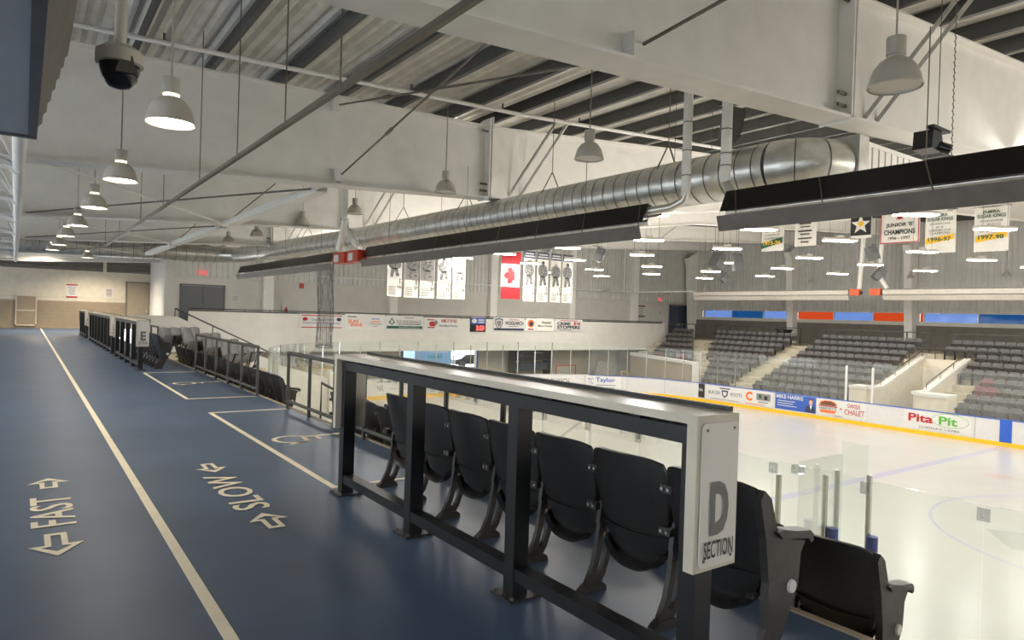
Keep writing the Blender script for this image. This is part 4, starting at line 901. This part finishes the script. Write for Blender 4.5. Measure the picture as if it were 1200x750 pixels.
speaker(24.0, 25.95, 4.85, .95, .7, .35, 'dark loudspeaker hung left of the row of ice lamps', 6.5)
speaker(20.2, 25.4, 4.9, .8, .5, .2, 'dark loudspeaker hung above the right player banners', 6.3)
speaker(25.7, 19.9, 4.4, .95, 1.5, .5, 'large grey loudspeaker tilted over centre ice', 6.6)
speaker(29.5, 21.4, 4.6, 1.0, .9, -.1, 'grey loudspeaker facing the camera over the far boards', 6.7)
speaker(33.0, 25.0, 4.2, .7, 1.2, .6, 'small grey loudspeaker tilted low by the far pendant', 6.3)
speaker(28.4, 14.0, 4.6, .75, 1.0, -.4, 'upper loudspeaker of the pair beside the white vent pipes', 6.6)
speaker(33.5, 16.5, 4.2, .8, .8, .7, 'lower tilted loudspeaker of the pair beside the white vent pipes', 6.3)
speaker(7.95, 6.0, 4.32, .55, .9, .2, 'black loudspeaker behind the vent pipe close to the duct', 5.6)
speaker(14.5, 29.3, 5.0, .8, .3, .1, 'dark loudspeaker box hung beside the left player banners', 6.0)
# bracketed spotlight near the outlet of the duct
pj = thing('spotlight', (8.1, 3.4, 3.6), 'black bracketed spotlight hung beside the duct outlet', 'spotlight')
MB().prism([(-.12, -.1), (.1, -.12), (.14, .0), (.1, .1), (-.1, .1)], .2, (8.0, 3.32, 3.6)).build('body', 'black', pj); MB().box(7.82, 3.28, 3.7, 8.22, 3.36, 3.73).build('bracket', 'black_steel', pj); MB().tube([(8.0, 3.32, 3.73), (8.0, 3.32, ztop(8) + .28)], .005, 6).build('stem', 'rod', pj); MB().tube([(8.1, 3.35, 3.55), (8.16, 3.25, 3.5)], .06, 12).build('lens', 'dark_glass', pj)
ch = thing('hanging_chain', (6.5, 2.58, 2.9), 'thin steel chain hanging from the roof at the right', 'chain')
z = 3.05; k = 0; mb = MB()
while z < ztop(6.5):
    a = PI/2*(k % 2); mb.tube([(6.5 + .008*math.cos(a), 2.58 + .008*math.sin(a), z), (6.5 - .008*math.cos(a), 2.58 - .008*math.sin(a), z + .035)], .004, 4); z += .03; k += 1
mb.build('links', 'rod', ch, kind='stuff')

# ================================================================== banners
def player_banner(x0, x1, zb, zt, num, seed, label, header=False, y=30.0):
    t = thing('player_banner', ((x0+x1)/2, y, zb), label, 'banner', 'tall player banners over the end of the ice')
    w, h = x1 - x0, zt - zb; rnd = random.Random(seed)
    sh = MB(); n = 8
    sh.grid(lambda u, v: (V3(x0 + w*u, y + .02*math.sin(u*7 + seed), zb + h*v), V3(0, 1, 0)), 8, 6, .006).build('sheet', 'cloth_white', t)
    MB().tube([(x0 - .03, y, zt), (x1 + .03, y, zt)], .02, 8).build('top_pole', 'rod', t)
    for x in (x0 + .05, x1 - .05): MB().tube([(x, y, zt), (x, y, ztop(x) + .28)], .006, 5).build('cord', 'rod', t)
    C = (( x0+x1)/2, y - .026, (zb+zt)/2); it = []
    zp = h*.5 - (.38 if header else .08); zq = -h*.5 + h*.3
    if header: it += [('r', 0, h*.5 - .19, w, .36, 'p_navy'), ('r', 0, h*.5 - .12, w*.8, .07, 'p_white'), ('r', 0, h*.5 - .26, w*.9, .08, 'p_white')]
    if not header: it.append(('r', 0, (zp+zq)/2, w*.94, zp - zq, 'p_grey' if seed in (2, 3) else 'p_white'))
    cx = rnd.uniform(-.05, .05); H = (zp - zq)*(1 if header else .62); ym = zq + H*(.5 if header else .52)
    it += [('p', [(cx-.3, ym-.06*H), (cx-.34, ym+.12*H), (cx-.26, ym+.24*H), (cx-.12, ym+.3*H), (cx+.14, ym+.3*H), (cx+.28, ym+.22*H), (cx+.34, ym+.05*H), (cx+.3, ym-.08*H), (cx+.1, ym-.14*H), (cx-.12, ym-.14*H)], 'p_photo'),
           ('p', [(cx-.18, ym-.1*H), (cx-.24, ym-.46*H), (cx-.08, ym-.46*H), (cx, ym-.2*H), (cx+.1, ym-.44*H), (cx+.26, ym-.42*H), (cx+.16, ym-.1*H)], 'p_photo'),
           ('e', cx, ym + .36*H, .10, .12, 'p_white' if seed % 2 else 'p_black'), ('e', cx, ym + .33*H, .055, .07, 'p_skin' if False else 'p_grey'),
           ('r', cx, ym + .08*H, .12, .1, 'p_grey'), ('p', [(cx+.22, ym-.1*H), (cx+.25, ym-.11*H), (cx-.2, ym-.49*H), (cx-.24, ym-.49*H)], 'p_white')][:5 if header else 4]
    for k in range(5): it.append(('r', -w*.18, -h*.5 + .12 + k*.09, w*.5, .03, 'p_grey'))
    it.append(('t', num, w*.3, -h*.5 + .48, .2, .16, 'p_black', .02))
    for k in range(3): it.append(('e', w*.33, -h*.5 + .66 + .09*k, .035, .035, 'p_black'))
    decals(t, C, (1,0,0), (0,0,1), it)
for k, (a, b, z_, num) in enumerate([(14.17, 14.94, 2.30, '16'), (15.08, 15.83, 2.28, '27'), (15.92, 16.74, 2.28, '21'), (16.89, 17.68, 2.29, '15'), (17.78, 18.55, 2.30, '9')]):
    player_banner(a, b, z_, 5.2, num, k + 1, 'tall black-and-white player banner left of the flag, %s from the left' % ORD[k])
for k, (a, b, z_, num) in enumerate([(22.29, 23.06, 2.37, '16'), (23.24, 24.04, 2.37, '15'), (24.22, 24.98, 2.38, '11'), (25.10, 25.88, 2.38, '7')]):
    player_banner(a, b, z_, 5.13, num, k + 11, 'navy-headed player banner right of the flag, %s from the flag' % ORD[k], True)
fl = thing('flag', (21.4, 30, 2.45), 'red and white maple leaf flag hung upright over the ice', 'flag')
MB().grid(lambda u, v: (V3(20.8 + 1.27*u, 30 + .03*math.sin(u*8), 2.45 + 2.55*v), V3(0, 1, 0)), 10, 8, .006).build('sheet', 'p_white', fl)
MB().tube([(20.75, 30, 5.0), (22.1, 30, 5.0)], .02, 8).build('top_pole', 'rod', fl); [MB().tube([(x, 30, 5.0), (x, 30, ztop(x) + .28)], .006, 5).build('cord', 'rod', fl) for x in (20.85, 22.0)]
LEAF = [(0,.5),(.09,.33),(.19,.38),(.15,.12),(.29,.25),(.32,.17),(.47,.2),(.42,.05),(.48,.0),(.24,-.19),(.27,-.28),(.03,-.24),(.03,-.48)]
LEAF = LEAF + [(-x, y) for x, y in LEAF[::-1][:-1]]
decals(fl, (21.435, 29.965, 3.725), (1,0,0), (0,0,1), [('r', 0, .95, 1.27, .65, 'p_red'), ('r', 0, -.95, 1.27, .65, 'p_red'), ('p', [(-y*.95, x*.95) for x, y in LEAF], 'p_red')])
def champ_banner(ya, yb, zb, zt, label, items, m='cloth_white'):
    t = thing('championship_banner', (30, (ya+yb)/2, zb), label, 'banner', 'championship banners over the far side')
    MB().grid(lambda u, v: (V3(30 + .03*math.sin(u*7 + ya), ya + (yb-ya)*u, zb + (zt-zb)*v), V3(1, 0, 0)), 8, 6, .006).build('sheet', m, t)
    MB().tube([(30, ya + .05, zt), (30, yb - .05, zt)], .02, 8).build('top_pole', 'rod', t)
    for y in (ya - .1, yb + .1): MB().tube([(30, y, zt), (30, y, ztop(30) + .28)], .006, 5).build('cord', 'rod', t)
    decals(t, (29.95, (ya+yb)/2, (zb+zt)/2), (0,-1,0), (0,0,1), items)
champ_banner(20.41, 19.19, 5.14, 6.5, 'white banner with green 1973-74 strip, leftmost of the championship row', [('t', "JUNIOR 'B'", 0, .1, .8, .12, 'p_black'), ('t', 'CHAMPIONS', 0, -.06, .9, .12, 'p_black'), ('r', 0, .3, .8, .08, 'p_grey'), ('p', [(-.58,-.55),(.58,-.3),(.58,-.02),(-.58,-.27)], 'p_green'), ('t', '1973-74', 0, -.29, .95, .2, 'p_yellow', .03)])
champ_banner(18.6, 17.52, 5.28, 6.5, 'plain white banner with lines of small dark text', [('r', 0, .45, .6, .06, 'p_black'), ('r', 0, .3, .5, .05, 'p_black'), ('r', 0, .1, .7, .07, 'p_black'), ('r', 0, -.05, .5, .06, 'p_black'), ('r', 0, -.25, .7, .06, 'p_black'), ('r', 0, -.42, .4, .06, 'p_black')])
STAR = [(.42*math.cos(PI/2 + k*PI/5)*(1 if k % 2 == 0 else .42), .42*math.sin(PI/2 + k*PI/5)*(1 if k % 2 == 0 else .42)) for k in range(10)]
champ_banner(15.9, 14.95, 5.45, 6.55, 'black banner with a pale star, white bottom edge', [('r', 0, .05, .9, .95, 'p_black'), ('p', [(x*1.05, y*1.05 + .05) for x, y in STAR], 'cloth_white'), ('e', 0, .08, .12, .12, 'p_yellow')])
champ_banner(14.56, 13.0, 5.12, 6.6, 'red-bordered white banner reading junior B champions', [('r', 0, -.72, 1.56, .04, 'p_red'), ('r', -.76, 0, .04, 1.48, 'p_red'), ('r', .76, 0, .04, 1.48, 'p_red'), ('p', [(-.16,.22),(0,.55),(.16,.22),(.08,.3),(0,.26),(-.08,.3)], 'p_red'), ('t', "JUNIOR 'B'", 0, .02, 1.1, .22, 'p_black', .02), ('t', 'CHAMPIONS', 0, -.26, 1.25, .22, 'p_black', .02), ('t', '1996 - 1997', 0, -.52, .9, .13, 'p_black', .01)])
def king(yr, ya, yb, zb, zt, label):
    champ_banner(ya, yb, zb, zt, label, [('t', 'ELMIRA', 0, .66, .55, .12, 'p_green', .02), ('t', 'SUGAR KINGS', 0, .5, .95, .14, 'p_green', .02), ('t', 'JOHNSTONE', 0, .3, .75, .09, 'p_black'), ('t', "JR. 'B'", 0, .17, .3, .09, 'p_black'), ('t', 'CHERREY CUP', 0, .05, .8, .09, 'p_black'), ('t', 'CHAMPIONS', 0, -.07, .75, .09, 'p_black'), ('p', [(-.52,-.5),(.52,-.34),(.52,-.12),(-.52,-.28)], 'p_yellow'), ('t', yr, 0, -.31, .85, .17, 'p_green', .03)])
king('1996-97', 12.78, 11.66, 4.62, 6.35, 'white banner with yellow 1996-97 strip'); king('1997-98', 11.0, 9.85, 4.58, 6.3, 'white banner with yellow 1997-98 strip, rightmost of the row')
champ_banner(16.9, 15.6, 6.3, 7.0, 'white banner glimpsed above the right heater', [('t', 'ELMIRA', 0, .1, .8, .2, 'p_black', .02)])

# ================================================================== signs on the balcony front
def bsign(x0, x1, z0, z1, bg, label, items, name='balcony_sign'):
    s_ = YFA/35.0; f = lambda z: 1.55 + (z - 1.55)*s_
    x0, x1, z0, z1 = x0*s_, x1*s_, f(z0), f(z1)
    o = tag(MB().box(x0, YFA - .035, z0, x1, YFA - .004, z1).build(name, bg), label, 'sign', 'signs on the balcony front')
    MB().box(x0, YFA - .04, z0 - .02, x1, YFA - .005, z0).box(x0, YFA - .04, z1, x1, YFA - .005, z1 + .02).build('edge_trim', 'galv', o)
    decals(o, ((x0+x1)/2, YFA - .04, (z0+z1)/2), (1,0,0), (0,0,1), items); return o
bsign(11.63, 14.04, .57, 1.29, 'p_white', 'white hockey championship sign with red bars behind the hanging net', [('r', 0, .32, 2.3, .05, 'p_red'), ('r', 0, -.33, 2.3, .05, 'p_red'), ('t', 'Ontario & Minor', -.0, .1, 1.2, .14, 'p_navy'), ('t', 'Provincial Hockey Championships', 0, -.1, 2.1, .16, 'p_navy'), ('e', -.95, .12, .14, .1, 'p_red'), ('e', .95, .12, .14, .1, 'p_navy')])
bsign(14.08, 16.44, .57, 1.34, 'p_white', 'white sign with orange wavy lettering on the balcony front', [('t', 'SUN', -.72, .02, .6, .2, 'p_orange', .03), ('t', 'WAVE', -.55, -.18, .75, .2, 'p_orange', .03), ('r', -.8, .28, .5, .05, 'p_navy'), ('r', .62, .18, .5, .04, 'p_blue'), ('r', .62, .02, .6, .05, 'p_orange'), ('r', .62, -.12, .8, .04, 'p_grey'), ('r', .62, -.25, .3, .04, 'p_grey')])
bsign(16.49, 18.85, .59, 1.32, 'p_white', 'cream insurance sign with green bottom band on the balcony front', [('t', 'FLR INSURANCE', .28, .05, 1.6, .2, 'p_grey', .01), ('r', .28, .28, .6, .05, 'p_grey'), ('r', .28, -.1, 1.5, .04, 'p_green'), ('r', 0, -.28, 2.34, .16, 'p_green'), ('t', 'www.flrinsurance.ca', .28, -.28, 1.4, .09, 'p_white'), ('p', [(-.85,-.15),(-1.05,.0),(-.95,.15),(-.85,.3),(-.75,.15),(-.65,0)], 'p_green'), ('p', [(-.85,-.1),(-.96,.02),(-.85,.22),(-.74,.02)], 'p_white')])
bsign(18.92, 21.3, .57, 1.28, 'p_white', 'white sign with red emblem and red girls hockey lettering', [('t', 'HOME OF THE WILD', .5, .2, 1.1, .2, 'p_red', .02), ("t", "Girls Minor Hockey", .45, -.12, 1.35, .18, 'p_grey', .02), ('r', -.8, .25, .5, .05, 'p_red'), ('e', -.65, 0, .26, .15, 'p_red'), ('e', -.45, .08, .14, .12, 'p_grey'), ('r', -.75, -.22, .5, .06, 'p_red')])
ck = bsign(22.08, 23.2, .49, 1.36, 'black', 'digital clock with blue header showing red 2:23 digits', [('r', 0, .24, 1.06, .4, 'p_blue'), ('e', -.28, .24, .2, .14, 'p_white'), ('r', .24, .3, .45, .08, 'p_white'), ('r', .24, .16, .45, .08, 'p_white'), ('t', '2:23', .15, -.2, .6, .3, 'led_red', .03)], 'digital_clock'); ck['category'] = 'clock'
SH = [(-.3,.32),(0,.36),(.3,.32),(.3,.0),(.2,-.2),(0,-.36),(-.2,-.2),(-.3,0)]
bsign(23.78, 26.2, .58, 1.4, 'p_white', 'white sign with navy shield and black township name', [('r', 0, -.33, 2.4, .14, 'p_navy'), ('p', [(-.82+x, y+.02) for x, y in SH], 'p_navy'), ('p', [(-.82+x*.8, y*.8+.02) for x, y in SH], 'p_white'), ('p', [(-.82+x*.6, y*.6+.02) for x, y in SH], 'p_grey'), ('t', 'WOOLWICH', .4, .08, 1.5, .26, 'p_black', .02), ('r', .4, .3, .8, .04, 'p_red'), ('r', .35, -.13, .8, .04, 'p_grey')])
bsign(26.3, 27.12, .59, 1.4, 'cloth_white', 'small square sign with round orange and navy emblem', [('e', 0, .08, .28, .26, 'p_orange'), ('e', .03, .06, .16, .15, 'p_navy'), ('r', 0, -.3, .5, .07, 'p_red')])
bsign(27.16, 28.64, .61, 1.42, 'cloth_white', 'pale sign with two lines of slanted black script', [('t', 'Woolwich', .1, .15, .85, .18, 'p_black', .02), ('t', 'Minor Hockey', 0, -.1, 1.25, .18, 'p_black', .02)])
bsign(28.72, 31.16, .64, 1.4, 'p_white', 'white sign with blocky black lettering and small red flag', [('t', 'CRIME', -.45, .1, 1.2, .22, 'p_black', .04), ('t', 'STOPPERS', 0, -.15, 2.1, .24, 'p_black', .04), ('r', .55, .12, .16, .2, 'p_red'), ('r', .95, .12, .16, .2, 'p_red'), ('p', [(.75+x*.18, .12+y*.18) for x, y in LEAF], 'p_red'), ('r', 0, .31, 1.6, .05, 'p_red'), ('r', -.3, -.33, 1.2, .04, 'p_grey')])

# ================================================================== hanging net and things under the balcony
nt_ = thing('gathered_net', (12.6, 33.9, -.4), 'dark safety net gathered into a hanging bundle in the rink corner', 'net')
mb = MB(); rnd = random.Random(3)
for k in range(46):
    a = 2*PI*k/46; r0 = .36 + rnd.uniform(-.05, .05); pts = []
    for q in range(8): z = 4.6 - 4.95*q/7; r = r0*(1.05 - .12*math.sin(q*1.1 + a)); pts.append((12.6 + r*math.cos(a) + .03*math.sin(q*2 + k), 33.95 + r*math.sin(a), z))
    mb.tube(pts, .0055, 4, False)
for q in range(70):
    z = 4.55 - q*.07; mb.tube([(12.6 + .37*math.cos(a), 33.95 + .37*math.sin(a), z + .03*math.sin(3*a + q)) for a in [2*PI*j/12 for j in range(13)]], .0028, 3, False)
mb.build('mesh', 'net_black', nt_, kind='stuff'); MB().tube([(12.6 + .42*math.cos(2*PI*j/16), 33.95 + .42*math.sin(2*PI*j/16), -.34 + .05*math.sin(2*PI*j/16)) for j in range(17)], .03, 8, False).build('weighted_hem', 'net_black', nt_)
# hockey net
hn = thing('hockey_net', (31.2, 36.9, ZI), 'hockey net with red posts parked under the balcony', 'hockey net')
MB().tube([(30.3, 36.6, ZI), (30.3, 36.6, -1.85), (32.1, 36.6, -1.85), (32.1, 36.6, ZI)], .045, 10).build('goal_frame', 'burner_red', hn)
MB().tube([(30.3, 36.6, ZI + .05), (30.5, 37.5, ZI + .05), (31.9, 37.5, ZI + .05), (32.1, 36.6, ZI + .05)], .03, 8).build('base_bar', 'burner_red', hn)
mb = MB()
for k in range(13): x = 30.35 + k*.145; mb.tube([(x, 36.65, -1.88), (x, 37.1, -2.2), (x, 37.5, ZI + .05)], .006, 4, False)
for k in range(8): q = k/8; mb.tube([(30.33, 36.65 + .85*q, -1.88 - 1.15*q), (32.07, 36.65 + .85*q, -1.88 - 1.15*q)], .006, 4, False)
mb.build('netting', 'cloth_white', hn, kind='stuff')
wb = thing('leaning_panel', (36, 37.2, ZI), 'pale grey sheet panel leaning under the balcony', 'panel')
MB().prism([(34.6, ZI), (36.7, ZI), (36.8, -1.75), (34.75, -1.62)], .06, (0, 37.2, 0)).build('sheet', 'galv', wb); MB().bar((34.6, 37.19, ZI + .03), (36.7, 37.19, ZI + .03), .05, .06).build('bottom_rail', 'white_steel', wb)
for x0, s in ((37.9, 'left'), (39.3, 'right')):
    t = thing('tube_frame', (x0 + .6, 36.6, ZI), 'white tubular folding frame behind the curved boards, %s of two' % s, 'frame')
    MB().tube([(x0, 36.6, ZI), (x0, 36.6, -2.15), (x0 + .06, 36.6, -2.05), (x0 + 1.1, 36.6, -2.05), (x0 + 1.16, 36.6, -2.15), (x0 + 1.16, 36.6, ZI)], .04, 8).build('hoop', 'white_steel', t); MB().tube([(x0, 36.6, -2.5), (x0 + 1.16, 36.6, -2.5)], .03, 8).build('cross_bar', 'white_steel', t); MB().tube([(x0 + .58, 36.6, -2.5), (x0 + .58, 36.6, -2.05)], .03, 8).build('upright', 'white_steel', t)
yb = thing('yellow_barrier', (36.9, 36.5, ZI), 'low yellow pipe barrier beside the tubular frames', 'barrier'); MB().tube([(36.5, 36.4, ZI), (36.5, 36.4, -2.4), (37.7, 36.4, -2.4), (37.7, 36.4, ZI)], .05, 8).build('hoop', 'yellow', yb); MB().tube([(36.5, 36.4, -2.75), (37.7, 36.4, -2.75)], .04, 8).build('rail', 'yellow', yb)
bc = thing('equipment_cage', (28.9, 38.3, ZI), 'black equipment rack against the wall under the balcony', 'rack')
MB().box(27.9, 38.2, ZI, 28.0, 39.0, -.95).box(31.0, 38.2, ZI, 31.1, 39.0, -.95).build('frame', 'black_steel', bc)
for z in (ZI + .2, -2.3, -1.6, -.98): MB().box(27.9, 38.2, z, 31.1, 39.0, z + .06).build('shelf', 'black_steel', bc)
MB().box(28.1, 38.25, -2.24, 30.9, 38.9, -1.75).build('crate', 'p_navy', bc); MB().box(28.1, 38.25, -1.54, 30.6, 38.9, -1.1).build('crate', 'black', bc)
tk = thing('service_truck', (23.6, 43, ZI), 'pale blue panel truck parked outside the open garage door', 'truck')
MB().box(22.6, 43.0, ZI + .35, 25.6, 47, -.1).build('box_body', 'truck_blue', tk)
decals(tk, (24.3, 43.0, -1.75), (1,0,0), (0,0,1), [('t', 'osel', -.1, .2, 1.2, .35, 'teal', .02), ('r', .2, .5, 1.6, .04, 'board_white')])
for x in (23.2, 25.0): MB().tube([(x, 43.2, ZI + .35), (x, 43.5, ZI + .35)], .35, 16).build('wheel', 'black', tk)
cr_ = thing('parked_car', (32, 50, ZI), 'dark parked car beyond the open garage door', 'car')
MB().prism([(30.2, ZI + .3), (34.0, ZI + .3), (34.0, -2.45), (33.4, -2.3), (32.9, -1.95), (31.3, -1.95), (30.8, -2.3), (30.2, -2.4)], 1.7, (0, 50, 0)).build('body', 'dark_glass', cr_)
for x in (30.9, 33.3): MB().tube([(x, 49.98, ZI + .3), (x, 50.2, ZI + .3)], .32, 16).build('wheel', 'black', cr_)
gd = thing('door_4', ((DX0+DX1)/2, YW, ZI), kind='structure'); MB().box(DX0 - .1, YW - .06, ZI, DX0, YW, DZ + .1).box(DX1, YW - .06, ZI, DX1 + .1, YW, DZ + .1).build('door_track', 'blue', gd)

gp = thing('gas_pipe', (35, 38.9, 3.6), 'thin white gas pipe running along the end wall siding', 'pipe')
MB().tube([(14, 39.0, 3.5), (30, 39.0, 3.62), (40.0, 38.6, 3.75), (40.0, 32.7, 3.75)], .04, 8).build('pipe', 'white_steel', gp); MB().tube([(38.8, 38.7, 3.74), (38.8, 38.7, ztop(38.8))], .045, 8).build('riser', 'white_steel', gp)
